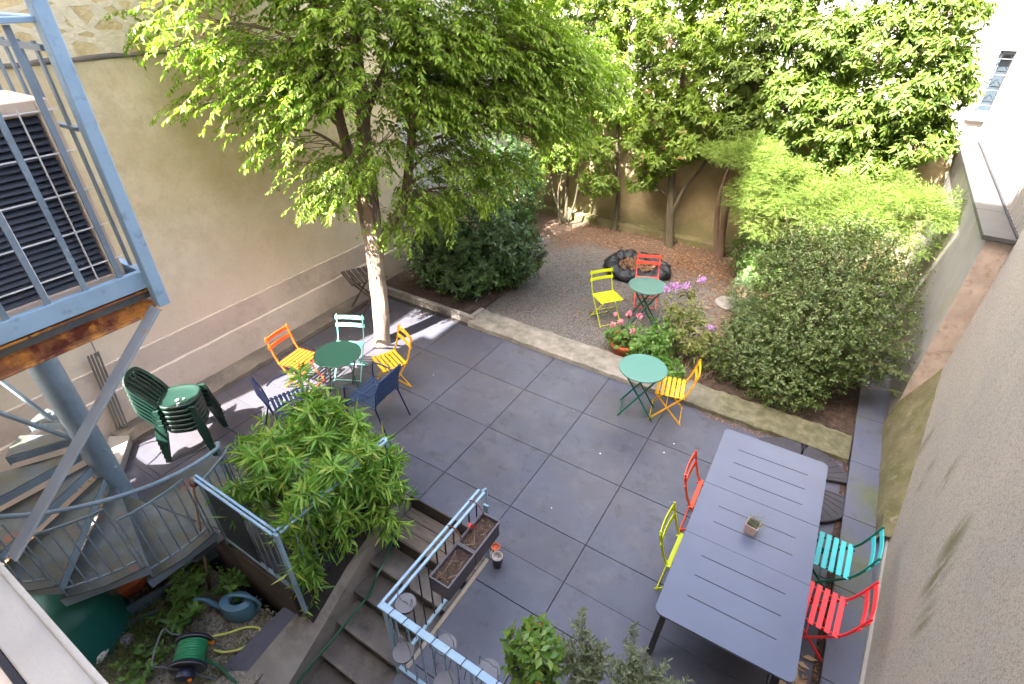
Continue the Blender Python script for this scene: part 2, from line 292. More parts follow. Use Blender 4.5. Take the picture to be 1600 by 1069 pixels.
# ---------------------------------------------------------------- mesh helpers
class MB:
    def __init__(s): s.v = []; s.f = []
    def add(s, vs, fs):
        o = len(s.v); s.v += [tuple(map(float, v)) for v in vs]; s.f += [tuple(i+o for i in f) for f in fs]; return s
    def box(s, x0, x1, y0, y1, z0, z1):
        return s.add([(x, y, z) for z in (z0, z1) for y in (y0, y1) for x in (x0, x1)],
                     [(0, 2, 3, 1), (4, 5, 7, 6), (0, 1, 5, 4), (2, 6, 7, 3), (0, 4, 6, 2), (1, 3, 7, 5)])
    def bar(s, p, q, wd, h, up=(0, 0, 1)):
        p, q = Vector(p), Vector(q); d = (q-p).normalized(); u = Vector(up)
        sd = d.cross(u)
        if sd.length < 1e-4: sd = d.cross(Vector((0, 1, 0)))
        sd.normalize(); u = sd.cross(d).normalized()
        vs = []
        for c in (p, q):
            for a, b in ((-1, -1), (1, -1), (1, 1), (-1, 1)): vs.append(c+sd*a*wd/2+u*b*h/2)
        return s.add(vs, [(3, 2, 1, 0), (4, 5, 6, 7), (0, 1, 5, 4), (1, 2, 6, 5), (2, 3, 7, 6), (3, 0, 4, 7)])
    def tube(s, pts, r, n=8, caps=True):
        pts = [Vector(p) for p in pts]; m = len(pts)
        rr = list(r) if hasattr(r, '__len__') else [r]*m
        d0 = (pts[1]-pts[0]).normalized(); ref = d0.orthogonal().normalized(); o = len(s.v)
        for i, p in enumerate(pts):
            d = (pts[min(i+1, m-1)]-pts[max(i-1, 0)]).normalized()
            ref = (ref-d*ref.dot(d)).normalized(); b = d.cross(ref)
            for k in range(n):
                a = 2*math.pi*k/n; s.v.append(tuple(p+(ref*math.cos(a)+b*math.sin(a))*rr[i]))
        for i in range(m-1):
            for k in range(n): s.f.append((o+i*n+k, o+i*n+(k+1) % n, o+(i+1)*n+(k+1) % n, o+(i+1)*n+k))
        if caps: s.f.append(tuple(o+k for k in range(n))[::-1]); s.f.append(tuple(o+(m-1)*n+k for k in range(n)))
        return s
    def lathe(s, prof, c=(0, 0, 0), n=32, ax=(0, 0, 1)):
        q = Vector(ax).to_track_quat('Z', 'Y'); o = len(s.v); c = Vector(c)
        for r, z in prof:
            for k in range(n):
                a = 2*math.pi*k/n; s.v.append(tuple(c+q @ Vector((r*math.cos(a), r*math.sin(a), z))))
        for i in range(len(prof)-1):
            for k in range(n): s.f.append((o+i*n+k, o+i*n+(k+1) % n, o+(i+1)*n+(k+1) % n, o+(i+1)*n+k))
        if prof[0][0] > 1e-4: s.f.append(tuple(o+k for k in range(n))[::-1])
        if prof[-1][0] > 1e-4: s.f.append(tuple(o+(len(prof)-1)*n+k for k in range(n)))
        return s
    def prism(s, poly, z0, z1):
        n = len(poly)
        ar = sum(poly[i][0]*poly[(i+1) % n][1]-poly[(i+1) % n][0]*poly[i][1] for i in range(n))
        if ar < 0: poly = poly[::-1]
        return s.add([(x, y, z0) for x, y in poly]+[(x, y, z1) for x, y in poly],
                     [tuple(range(n))[::-1], tuple(range(n, 2*n))]+[(i, (i+1) % n, n+(i+1) % n, n+i) for i in range(n)])
    def xf(s, M, start=0):
        for i in range(start, len(s.v)): s.v[i] = tuple(M @ Vector(s.v[i]))
        return s
    def build(s, name, m, parent=None, smooth=False, bevel=0., kind=None):
        me = bpy.data.meshes.new(name); me.from_pydata(s.v, [], s.f); me.materials.append(MT[m] if isinstance(m, str) else m)
        o = bpy.data.objects.new(name, me); COL.objects.link(o)
        if smooth:
            me.polygons.foreach_set('use_smooth', [True]*len(me.polygons))
            if smooth == 'auto':
                me.set_sharp_from_angle(angle=R(35))
        if bevel:
            b = o.modifiers.new('bevel', 'BEVEL'); b.width = bevel; b.segments = 2; b.limit_method = 'ANGLE'; b.angle_limit = R(40)
        if parent: o.parent = parent
        if kind: o['kind'] = kind
        return o
def tag(o, label, cat, group=None, kind=None):
    if label: o['label'] = label
    if cat: o['category'] = cat
    if group: o['group'] = group
    if kind: o['kind'] = kind
    return o
def thing(name, label, cat, loc=(0, 0, 0), rz=0., group=None):
    o = bpy.data.objects.new(name, None); COL.objects.link(o); o.empty_display_size = .1
    o.location = loc; o.rotation_euler = (0, 0, rz); return tag(o, label, cat, group)
def dup(root, label, loc, rz=None, group=None, mats=None):
    r = root.copy(); COL.objects.link(r); r.location = loc
    if rz is not None: r.rotation_euler = (r.rotation_euler[0], r.rotation_euler[1], rz)
    r['label'] = label
    if group: r['group'] = group
    def rec(src, dst):
        for ch in list(src.children):
            if ch.get('_new'): continue
            c = ch.copy(); COL.objects.link(c); c.parent = dst; c.matrix_parent_inverse = ch.matrix_parent_inverse.copy()
            rec(ch, c)
    rec(root, r); return r
def smooth_path(pts, n=8):
    pts = [Vector(p) for p in pts]; out = []
    for i in range(len(pts)-1):
        p0 = pts[max(i-1, 0)]; p1 = pts[i]; p2 = pts[i+1]; p3 = pts[min(i+2, len(pts)-1)]
        for k in range(n):
            t = k/n; out.append(.5*((2*p1)+(-p0+p2)*t+(2*p0-5*p1+4*p2-p3)*t*t+(-p0+3*p1-3*p2+p3)*t**3))
    out.append(pts[-1]); return out

# ---------------------------------------------------------------- leaves
LEAF2 = (np.array([(0, 0, 0), (.5, .42, .0), (0, .45, -.09), (-.5, .42, .0), (0, 1, -.12)]), [(0, 1, 2), (1, 4, 2), (0, 2, 3), (3, 2, 4)])
LEAFN = (np.array([(0, 0, 0), (.5, .45, .03), (0, 1, -.1), (-.5, .45, .03)]), [(0, 1, 2), (0, 2, 3)])
class Leaves:
    def __init__(s): s.p = []; s.d = []; s.n = []; s.s = []
    def add(s, p, d, n, L, W): s.p.append(p); s.d.append(d); s.n.append(n); s.s.append((W, L, L))
    def addmany(s, p, d, n, L, W):
        s.p += list(p); s.d += list(d); s.n += list(n); s.s += [(b, a, a) for a, b in zip(L, W)]
    def build(s, name, m, parent=None, tpl=LEAFN, kind=None):
        p = np.array(s.p, float); d = np.array(s.d, float); n = np.array(s.n, float); sc = np.array(s.s, float)
        d /= np.linalg.norm(d, axis=1)[:, None]+1e-9
        x = np.cross(d, n); x /= np.linalg.norm(x, axis=1)[:, None]+1e-9; z = np.cross(x, d)
        tv, tf = tpl; N = len(p); K = len(tv)
        V = p[:, None]+x[:, None]*(tv[None, :, 0:1]*sc[:, None, 0:1])+d[:, None]*(tv[None, :, 1:2]*sc[:, None, 1:2])+z[:, None]*(tv[None, :, 2:3]*sc[:, None, 2:3])
        F = (np.array(tf)[None]+(np.arange(N)*K)[:, None, None]).reshape(-1)
        me = bpy.data.meshes.new(name); nf = N*len(tf)
        me.vertices.add(N*K); me.vertices.foreach_set('co', V.reshape(-1))
        me.loops.add(nf*3); me.loops.foreach_set('vertex_index', F)
        me.polygons.add(nf); me.polygons.foreach_set('loop_start', np.arange(nf)*3); me.polygons.foreach_set('loop_total', np.full(nf, 3))
        me.update(); me.validate(); me.materials.append(m)
        o = bpy.data.objects.new(name, me); COL.objects.link(o)
        if parent: o.parent = parent
        if kind: o['kind'] = kind
        return o
rnd = np.random.RandomState(11)
def unit(v): v = np.asarray(v, float); return v/(np.linalg.norm(v)+1e-9)
def inell(c, r, shell=.0):
    while True:
        q = rnd.uniform(-1, 1, 3); l = np.linalg.norm(q)
        if l <= 1 and l >= shell*rnd.rand()**.5: return np.array(c)+q*np.array(r), q
def spray(LV, TW, p0, d, length, nl, L, W, droop=.5, flat=True, jit=.25, stem_r=.003):
    """a drooping twig with leaves in two ranks"""
    d = unit(d); pts = [np.array(p0, float)]; seg = length/5
    for k in range(5):
        d = unit(d+np.array((0, 0, -droop*.16))+rnd.normal(0, .07, 3)); pts.append(pts[-1]+d*seg)
    if TW is not None: TW.tube(pts, [stem_r*(1-.15*k) for k in range(6)], 3, False)
    for i in range(nl):
        t = (i+.6)/nl*5; k = min(4, int(t)); p = pts[k]+(pts[k+1]-pts[k])*(t-k); dd = unit(pts[k+1]-pts[k])
        sd = unit(np.cross(dd, (0, 0, 1))); s_ = 1 if i % 2 else -1
        ld = unit(dd*.65+sd*s_*.8+np.array((0, 0, -.35*droop))+rnd.normal(0, jit, 3))
        nn = unit(np.array((0, 0, 1))+rnd.normal(0, jit*1.3, 3)+dd*.2)
        l = L*rnd.uniform(.7, 1.15)
        LV.add(p, ld, nn, l, l*W/L)
def whorl(LV, p, ax_, n, L, W, spread=.9, droop=.3):
    ax_ = unit(ax_); a = unit(np.cross(ax_, (.3, .2, 1))); b = np.cross(ax_, a)
    for i in range(n):
        t = i*2.4+rnd.rand(); d = a*math.cos(t)+b*math.sin(t)
        ld = unit(d*spread+ax_*rnd.uniform(.1, .9)+np.array((0, 0, -droop))+rnd.normal(0, .15, 3))
        l = L*rnd.uniform(.65, 1.15)
        LV.add(np.array(p)+ax_*.015*i*rnd.rand()-ax_*.05*rnd.rand(), ld, unit(ax_+rnd.normal(0, .35, 3)), l, l*W/L)
#@@PART2
# ================================================================ THE SETTING
def sheet(name, x0, x1, y0, y1, z, m, n=1):
    b = MB(); vs = [(x0+(x1-x0)*i/n, y0+(y1-y0)*j/n, z) for j in range(n+1) for i in range(n+1)]
    b.add(vs, [(j*(n+1)+i, j*(n+1)+i+1, (j+1)*(n+1)+i+1, (j+1)*(n+1)+i) for j in range(n) for i in range(n)])
    return b.build(name, m, kind='structure')
sheet('ground', -80, 80, -80, 80, -1.9, 'concrete')
b = MB(); b.box(-7.5, 2.4, 6.1, 11.6, -1.8, 0); b.box(-20, 20, 11.6, 40, -1.8, .01); b.build('gravel_ground', 'gravel', kind='structure')
# terrace: dark bed with big tiles laid on it
rects = [(-6.42, 1.0, 2.735, 5.9), (-1.885, 1.0, .2, 2.735), (-6.42, -3.12, 1.36, 2.735), (-6.42, -4.25, 1.0, 1.36)]
b = MB(); b.box(-6.9, 2.4, 2.74, 6.1, -1.8, -.012); b.box(-1.87, 2.4, -.2, 2.74, -1.8, -.012); b.box(-6.9, -3.1, 1.33, 2.74, -1.8, -.012)
b.build('terrace_bed', 'joint', kind='structure')
b = MB(); g = .0026
xs = [-2.906+.9*k for k in range(-5, 6)]; ys = [5.0+.895*k for k in range(-6, 3)]
for (X0, X1, Y0, Y1) in rects:
    for i in range(len(xs)-1):
        for j in range(len(ys)-1):
            x0, x1, y0, y1 = max(X0, xs[i]), min(X1, xs[i+1]), max(Y0, ys[j]), min(Y1, ys[j+1])
            if x1-x0 < .02 or y1-y0 < .02: continue
            x0 += g if x0 == xs[i] else 0; x1 -= g if x1 == xs[i+1] else 0; y0 += g if y0 == ys[j] else 0; y1 -= g if y1 == ys[j+1] else 0
            dz = rnd.uniform(-.0012, .0012); e = .0025
            b.add([(x0, y0, -.012), (x1, y0, -.012), (x1, y1, -.012), (x0, y1, -.012), (x0+e, y0+e, dz), (x1-e, y0+e, dz), (x1-e, y1-e, dz), (x0+e, y1-e, dz)],
                  [(4, 5, 6, 7), (0, 1, 5, 4), (1, 2, 6, 5), (2, 3, 7, 6), (3, 0, 4, 7)])
b.build('terrace_tiles', 'tile', kind='structure')
# kerb between terrace and gravel, uneven edges
def rough_slab(name, x0, x1, yf0, yf1, yb0, yb1, z0, z1, m, n=60, j=.012):
    b = MB(); vs = []
    for i in range(n+1):
        t = i/n; x = x0+(x1-x0)*t; f = yf0+(yf1-yf0)*t+rnd.normal(0, j*.5); k = yb0+(yb1-yb0)*t+rnd.normal(0, j)
        zz = z1+rnd.normal(0, .003)
        vs += [(x, f, z0), (x, f+.008, zz-.012), (x, f+.03, zz), (x, (f+k)/2, zz+.004), (x, k-.03, zz), (x, k, z0)]
    fs = [(i*6+q, (i+1)*6+q, (i+1)*6+q+1, i*6+q+1) for i in range(n) for q in range(5)]
    fs += [tuple(range(6))[::-1], tuple(n*6+q for q in range(6))]
    return b.add(vs, fs).build(name, m, smooth='auto', kind='structure')
rough_slab('garden_kerb', -4.55, 1.03, 5.91, 5.86, 6.42, 6.36, -.1, .075, 'curb')
b = MB(); b.box(-6.7, -4.5, 6.0, 6.08, -.1, .12); b.box(-4.62, -4.54, 6.08, 6.4, -.1, .1); b.build('bed_edging', 'concrete', bevel=.01, kind='structure')
b = MB(); b.box(-6.7, -4.62, 6.085, 8.6, -.1, .06); b.build('bush_bed_soil', 'soil', kind='structure')
b = MB(); b.box(-.9, 1.04, 6.43, 9.6, -.1, .012); b.build('shrub_bed_soil', 'soil', kind='structure')
# mortar foot along left wall
b = MB(); n = 50; vs = []
for i in range(n+1):
    y = 1.45+(6.0-1.45)*i/n; xe = -6.40-.10*(i/n)+rnd.normal(0, .01)
    vs += [(-6.8, y, .11), (-6.56, y, .085+rnd.normal(0, .004)), (xe, y, .05), (xe+.012, y, -.01)]
b.add(vs, [(i*4+q+1, (i+1)*4+q+1, (i+1)*4+q, i*4+q) for i in range(n) for q in range(3)]+[(0, 1, 2, 3), tuple(n*4+q for q in (3, 2, 1, 0))])
b.build('wall_foot_mortar', 'baseconc', smooth='auto', kind='structure')
# raised slab ledge on the right
b = MB(); ysl = [1.2, 2.13, 3.06, 4.0, 4.92, 5.83, 6.75, 7.67, 8.6, 9.5, 10.4, 11.3]
for y0, y1 in zip(ysl, ysl[1:]):
    b.box(1.045, 1.345, y0+.003, y1-.003, .055+rnd.uniform(0, .003), .098)
    b.box(1.06, 1.7, y0, y1, -.1, .053)
b.build('raised_slab_path', 'ledge', bevel=.003, kind='structure')
b = MB(); b.box(.99, 1.06, 1.2, 5.86, -.05, -.006); b.build('gutter_gap', 'soil', kind='structure')
# ---- lower garden and stairwell ground
b = MB(); b.box(-6.9, -3.24, -1.3, 1.2, -1.8, -.7); b.build('garden_ground', 'gardensoil', kind='structure')
b = MB(); b.box(-1.885, -.2, -.2, 1.31, -1.7, -.30); b.build('lower_landing', 'concrete', kind='structure')

# ---- sky side buildings ------------------------------------------------
# the building the picture is taken from: casts the courtyard's shade
bA = thing('apartment_building', 'tall cream apartment house with a pale stone sill course at the bottom left corner', 'building')
MT['facade'] = mat('cream_facade', (.60, .50, .38), .85, var=.06)
b = MB(); b.box(-2.62, 14, -13, -.16, -1.9, 2.9); b.box(-2.62, 14, -13, -.42, 2.9, 13.6); b.build('wall', 'facade', bA)
b = MB(); b.box(-6.30, -5.76, -13, -1.3, -1.9, 8.7); b.box(-6.30, -5.76, -13, -1.3, 9.9, 19.6); b.box(-7.6, -6.30, -3.4, -2.6, 13.6, 19.6); b.box(-5.76, -4.0, -13, -1.3, -1.9, 19.6); b.box(-4.0, -2.63, -13, -1.3, -1.9, 13.8); b.build('wall', 'facade', bA)  # unseen left wing; notch, overhang and block over the gap added to shape the sun strip
b = MB(); b.box(-3.4, -.9, -.13, -.018, 3.0, 3.04); b.build('stone_sill', 'palestone', bA, bevel=.006)
b = MB(); b.box(-3.4, -.9, -.025, -.005, 2.985, 3.048); b.build('sill_edge', 'palestone', bA, bevel=.006)
b = MB(); b.box(-3.4, -.9, -.15, -.132, 2.95, 3.035); b.build('sill_groove', 'slot', bA)
b = MB(); b.box(-3.4, -.9, -.41, -.152, 2.93, 3.03); b.build('inner_ledge', mat('peach_ledge', (.66, .52, .40), .8, var=.03, bk=.1), bA)
b = MB(); b.box(-6.8, -6.35, -1.4, -1.3, -.7, 3.6); gw = b.build('sun_strip_blocker', 'greywall'); tag(gw, 'unseen pale wall added to cut off the near end of the sun strip', 'wall')  # added out of view, blocks low sun so the strip stops short
# left neighbour wall
nL = thing('neighbour_house', 'ochre rendered house wall along the left of the courtyard with rubble stone above', 'building')
b = MB(); b.box(-12, -6.78, -.7, 7.15, .9, 4.03); b.build('rendered_wall', 'leftwall', nL)
b = MB(); b.box(-7.2, -6.762, -.7, 7.16, .56, .92); b.box(-7.2, -6.735, 7.16, 11.3, -.1, .92); b.build('upper_plinth', 'plinth', nL, bevel=.012)
b = MB(); vs = []; n = 40
for i in range(n+1):
    y = -.7+7.86*i/n; vs += [(-7.2, y, -.9), (-6.70, y, -.9), (-6.715+rnd.normal(0, .003), y, .2), (-6.740, y, .545+rnd.normal(0, .006)), (-6.78, y, .575)]
b.add(vs, [(i*5+q+1, (i+1)*5+q+1, (i+1)*5+q, i*5+q) for i in range(n) for q in range(4)]); b.build('lower_plinth', 'plinth', nL, smooth='auto')
b = MB(); b.box(-12, -6.80, -.7, 7.15, 4.06, 7.8); b.build('rubble_wall', 'stone', nL)
b = MB(); vs = []
for i in range(61):
    y = -.7+7.85*i/60; a = rnd.normal(0, .006); vs += [(-6.85, y, 4.02+a), (-6.765+rnd.normal(0, .006), y, 4.035+a), (-6.80, y, 4.075+a*2)]
b.add(vs, [(i*3+q+1, (i+1)*3+q+1, (i+1)*3+q, i*3+q) for i in range(60) for q in range(2)]); b.build('drip_course', 'baseconc', nL, smooth=True)
b = MB(); b.box(-12, -6.80, 7.17, 11.5, .9, 7.2); tag(b.build('pale_gable_wall', 'greywall'), 'pale grey gable wall behind the main tree, left rear corner', 'wall')
# back wall with coping
bw = thing('back_garden_wall', 'beige rendered garden wall behind the trees, green at its foot', 'wall')
b = MB(); b.box(-6.8, 1.62, 11.3, 11.52, -.1, 2.6); b.build('wall', 'backwall', bw)
b = MB()
x = -6.8
while x < 1.3:
    b.box(x, min(1.32, x+.6)-.006, 11.24, 11.58, 2.602, 2.67); x += .6
b.build('coping', 'palestone', bw, bevel=.01)
b = MB(); b.box(-6.79, 1.0, 11.08, 11.298, -.05, .16); b.build('footing', 'mossy', bw, bevel=.03)
# white building behind
wb = thing('white_house', 'sunlit white house behind the garden wall with a barred window, top right', 'building')
yb = 14.0
b = MB(); b.box(-16, 1.68, yb, yb+5, 0, 11); b.box(2.52, 12, yb, yb+5, 0, 11); b.box(1.68, 2.52, yb, yb+5, 0, 2.62); b.box(1.68, 2.52, yb, yb+5, 3.72, 11); b.build('wall', 'winwhite', wb)
b = MB(); b.box(1.6, 2.6, yb-.1, yb+.1, 2.54, 2.615); b.build('sill', 'palestone', wb, bevel=.005)
fr = MB().box(1.68, 1.75, yb+.12, yb+.2, 2.62, 3.72).box(2.45, 2.52, yb+.12, yb+.2, 2.62, 3.72).box(1.75, 2.45, yb+.12, yb+.2, 2.62, 2.69).box(1.75, 2.45, yb+.12, yb+.2, 3.65, 3.72).box(2.07, 2.13, yb+.12, yb+.2, 2.69, 3.65).build('window', 'bluesteel', wb)
MB().box(1.7, 2.5, yb+.21, yb+.23, 2.64, 3.7).build('pane', 'window', fr)
g_ = MB()
for i in range(5): g_.tube([(1.72+.19*i, yb+.05, 2.62), (1.72+.19*i, yb+.05, 3.72)], .008, 5)
for i in range(4):
    g_.tube([(1.69, yb+.045, 2.8+.26*i), (2.51, yb+.045, 2.8+.26*i)], .007, 5)
    for k in range(4): g_.tube([(1.72+.19*k, yb+.05, 2.8+.26*i), (1.81+.19*k, yb+.04, 2.93+.26*i), (1.91+.19*k, yb+.05, 2.8+.26*i)], .006, 4)
g_.build('window_grille', 'anthracite', wb)
# right side: long wall with slab coping, ribbed shed above, roughcast wall near
lw = thing('side_garden_wall', 'grey side wall under slate coping slabs at the right, rosy pier at its near end', 'wall')
b = MB(); b.box(1.40, 1.62, 6.80, 11.3, -.1, 2.6); b.build('wall', 'lowwall', lw)
b = MB(); vs = []; n = 30; m_ = 5
for j in range(n+1):
    for i in range(m_+1):
        z = -.05+2.63*j/n; x = 1.385+.27*i/m_; y = 6.788-rnd.uniform(0, .004)-(.0 if z > 1 else (1-z)*.04)
        vs.append((x-(.01 if z < 1 else 0), y, z))
b.add(vs, [(j*(m_+1)+i, j*(m_+1)+i+1, (j+1)*(m_+1)+i+1, (j+1)*(m_+1)+i) for j in range(n) for i in range(m_)]); b.build('pier_face', 'brickpier', lw, smooth=True)
b = MB(); yy = [6.72, 7.62, 8.5, 9.3, 10.1, 10.75, 11.26]
for y0, y1 in zip(yy, yy[1:]): b.box(1.33, 1.60, y0+.004, y1-.004, 2.602, 2.65)
b.build('coping_slab', 'coping', lw, bevel=.004)
b = MB(); b.tube(smooth_path([(1.60, 6.74, 2.665), (1.597, 7.6, 2.663), (1.6, 8.6, 2.665), (1.596, 9.6, 2.664), (1.6, 10.6, 2.665), (1.59, 11.25, 2.667)], 6), .012, 6)
tag(b.build('black_cable', 'slot'), 'black cable running along the foot of the ribbed cladding', 'cable')
b = MB(); y = 6.78; vs = []; 
prof = []
while y < 11.8: prof += [(0, y), (0, y+.045), (.035, y+.06), (.035, y+.105)]; y += .12
for dx, yq in prof: vs += [(1.615+.035-dx, yq, 2.655), (1.615+.035-dx, yq, 5.2)]
b.add(vs, [(2*i+2, 2*i, 2*i+1, 2*i+3) for i in range(len(prof)-1)]); b.box(1.66, 3.2, 6.79, 11.8, 2.655, 5.2)
tag(b.build('ribbed_shed', 'cladding'), 'shed wall of off-white vertical ribbed cladding above the coping, far right', 'shed')
rc = thing('roughcast_house', 'beige roughcast house wall with mossy streaks along the right edge', 'building')
def wx(y): return 1.31+(y-3)*.0772
b = MB(); b.add([(wx(y), y, z) for z in (.0, 6.) for y in (-.15, 6.765)]+[(6, y, z) for z in (.0, 6.) for y in (-.15, 6.765)],
                [(1, 0, 2, 3), (5, 4, 0, 1)[::-1], (0, 4, 6, 2), (5, 1, 3, 7), (2, 6, 7, 3)][:1]+[(0, 4, 6, 2), (1, 3, 7, 5), (2, 6, 7, 3), (4, 5, 7, 6)])
b.build('wall', 'roughcast', rc)
b = MB(); b.add([(wx(1.0)-.03, 1.0, .0), (wx(5.0)-.02, 5.0, 0), (wx(5.0)-.02, 5.0, .13), (wx(1.)-.03, 1., .16), (wx(1.0)+.05, 1.0, .0), (wx(5.0)+.05, 5.0, 0), (wx(5.0)+.05, 5.0, .15), (wx(1.)+.05, 1., .2)],
                [(1, 0, 3, 2), (2, 3, 7, 6), (0, 4, 7, 3), (5, 1, 2, 6)]); b.build('base_strip', 'lowwall', rc)
b = MB(); vs = []; n = 24
for i in range(n+1):
    t = i/n; y = 4.75+2.04*t; h = .12+.85*t**.8; vs += [(1.335+rnd.normal(0, .004), y, .0), (1.36+.02*t, y, .15+.35*h), (wx(y)-.05*t-.01, y, .12+h*.8+rnd.normal(0, .01)), (wx(y)+.03, y, .16+h+rnd.normal(0, .012))]
b.add(vs, [(i*4+q+1, i*4+q, (i+1)*4+q, (i+1)*4+q+1) for i in range(n) for q in range(3)]); b.build('moss_flaunching', 'mossy', rc, smooth='auto')

# ---- concrete stairs down from the terrace ------------------------------
st = thing('concrete_steps', 'stained concrete steps going down beside the blue railing, plank tread at the top', 'stairs')
nos = [2.735, 2.33, 2.05, 1.79, 1.515, 1.25, 1.0, .74, .48, .22]
b = MB()
for k in range(1, 10):
    z = -.17*k; y1 = nos[k-1]; y0 = nos[k]
    if k == 1: continue
    b.box(-3.02, -1.875, y0, y1+.02, z-.05, z-.001*k)
    b.box(-3.02, -1.875, y0+.02, y1+.05, z-.17, z-.05)
    b.box(-3.02, -1.875, y0-.008, y0+.03, z-.035, z+.004)
b.build('step', 'stepconc', st, bevel=.006)
b = MB()
for i in range(3): b.box(-3.0, -1.90, 2.335+i*.132, 2.335+i*.132+.126, -.205, -.165)
b.build('plank_tread', 'wood', st, bevel=.004)
b = MB(); b.box(-3.0, -1.9, 2.315, 2.333, -.34, -.160); b.box(-3.0, -1.9, 2.735, 2.75, -.17, .004); b.build('riser_board', 'darkwood', st, bevel=.003)
b = MB(); b.box(-1.872, -1.835, 1.36, 2.72, -.16, .006); b.build('edge_board', 'plank', st, bevel=.003)
b = MB(); b.add([(-3.20, 2.75, -.01), (-3.02, 2.75, -.01), (-3.22, 2.1, -.12), (-3.02, 2.1, -.12), (-3.25, 1.36, -.38), (-3.02, 1.36, -.55), (-3.38, .62, -.72), (-3.02, .62, -.95), (-3.5, 0, -1.0), (-3.02, 0, -1.25)]+
                [(-3.20, 2.75, -1.8), (-3.02, 2.75, -1.8), (-3.22, 2.1, -1.8), (-3.02, 2.1, -1.8), (-3.25, 1.36, -1.8), (-3.02, 1.36, -1.8), (-3.38, .62, -1.8), (-3.02, .62, -1.8), (-3.5, 0, -1.8), (-3.02, 0, -1.8)],
    [(2*i+2, 2*i+3, 2*i+1, 2*i) for i in range(4)]+[(2*i+1, 2*i+3, 2*i+13, 2*i+11) for i in range(4)]+[(2*i+2, 2*i, 2*i+10, 2*i+12) for i in range(4)])
b.build('side_wall', 'concrete', st)
b = MB(); b.add([(-3.27, 1.30, -.44), (-3.40, .62, -.76), (-3.52, 0, -1.04), (-3.68, 0, -.9), (-3.60, .6, -.70), (-3.48, 1.28, -.5)]+[(-3.27, 1.30, -1.2), (-3.40, .62, -1.2), (-3.52, 0, -1.2), (-3.68, 0, -1.2), (-3.60, .6, -1.2), (-3.48, 1.28, -1.2)],
    [(0, 1, 4, 5), (1, 2, 3, 4), (5, 4, 10, 11), (4, 3, 9, 10), (0, 5, 11, 6), (1, 0, 6, 7), (2, 1, 7, 8)]); b.build('slate_border', 'ledge', st)
b = MB(); b.box(-4.5, -3.22, 1.285, 1.33, -.75, -.03); tag(b.build('retaining_board', 'darkwood', bevel=.005), 'dark wooden retaining board under the blue fence panel', 'board')
#@@PART3
# ================================================================ METALWORK LEFT
sp = thing('spiral_staircase', 'blue-grey steel spiral staircase with chequer plate treads around a round column', 'staircase', (-5.56, 1.02, 0))
MB().tube([(0, 0, -.75), (0, 0, 3.4)], .115, 28).build('column', 'bluesteel', sp, smooth='auto')
TH = [R(22-25.5*k) for k in range(0, 11)]
RAD = lambda k: 1.34 if k < 4 else (1.24, 1.0, .62, .45)[min(3, k-4)]
for k in range(1, 8):
    a0, a1 = TH[k]+R(14), TH[k]-R(14); z = .17*k; r = RAD(k); b = MB()
    poly = [(.10*math.cos(a0), .10*math.sin(a0)), (r*math.cos(a0), r*math.sin(a0)), (r*math.cos((a0+a1)/2)*1.0, r*math.sin((a0+a1)/2)*1.0), (r*math.cos(a1), r*math.sin(a1)), (.10*math.cos(a1), .10*math.sin(a1))]
    t_ = b.prism(poly, z-.012, z).build('tread', 'treadsteel', sp)
    b = MB()
    b.bar((.12*math.cos(a0), .12*math.sin(a0), z-.05), (r*math.cos(a0), r*math.sin(a0), z-.05), .008, .08)
    b.bar((.12*math.cos(a1), .12*math.sin(a1), z-.04), (r*math.cos(a1), r*math.sin(a1), z-.04), .008, .06)
    b.bar((r*math.cos(a0), r*math.sin(a0), z-.06), (r*math.cos(a1), r*math.sin(a1), z-.06), .008, .10)
    b.build('tread_edge', 'bluesteel', t_)
b = MB(); b.prism([(.12, .10), (1.28, .35), (1.30, .75), (.6, .95), (.1, .9)], -.012, .012); b.build('landing_plate', 'treadsteel', sp)
hr = [(1.24*math.cos(TH[0]+R(12)), 1.24*math.sin(TH[0]+R(12)), .86)]
for i in range(0, 24):
    a = TH[0]+R(6)-R(25.5)*i/4; k = i/4; r = (RAD(int(k)) if k < 4 else 1.32-(k-4)*.22 if k < 6.6 else .72)-.02
    hr.append((r*math.cos(a), r*math.sin(a), .93+.17*k))
b = MB(); b.tube([(1.20*math.cos(TH[0]+R(13)), 1.20*math.sin(TH[0]+R(13)), z) for z in (.03, .5, .84)]+hr, .019, 8); b.build('handrail', 'bluesteel', sp, smooth='auto')
for k in range(0, 6):                       # one small railing panel per tread
    b = MB(); r = RAD(k)-.02; z = .17*k; aa = [TH[k]+R(12)-R(24)*i/6 for i in range(7)]
    P_ = [(r*math.cos(a), r*math.sin(a)) for a in aa]
    for i in range(6):
        b.bar((*P_[i], z+.80), (*P_[i+1], z+.80), .012, .02); b.bar((*P_[i], z+.10), (*P_[i+1], z+.10), .012, .02)
    for i in range(7): b.tube([(*P_[i], z+.0 if i in (0, 6) else z+.10), (*P_[i], z+.80)], .0075, 6)
    b.build('baluster_panel', 'bluesteel', sp)
b = MB()
for th, z0, z1 in ((-150, .55, 2.6), (-120, .8, 2.2)):
    b.bar((.1, .05, z0), (1.0*math.cos(R(th)), 1.0*math.sin(R(th)), z1), .03, .03)
b.build('tie_bar', 'bluesteel', sp)
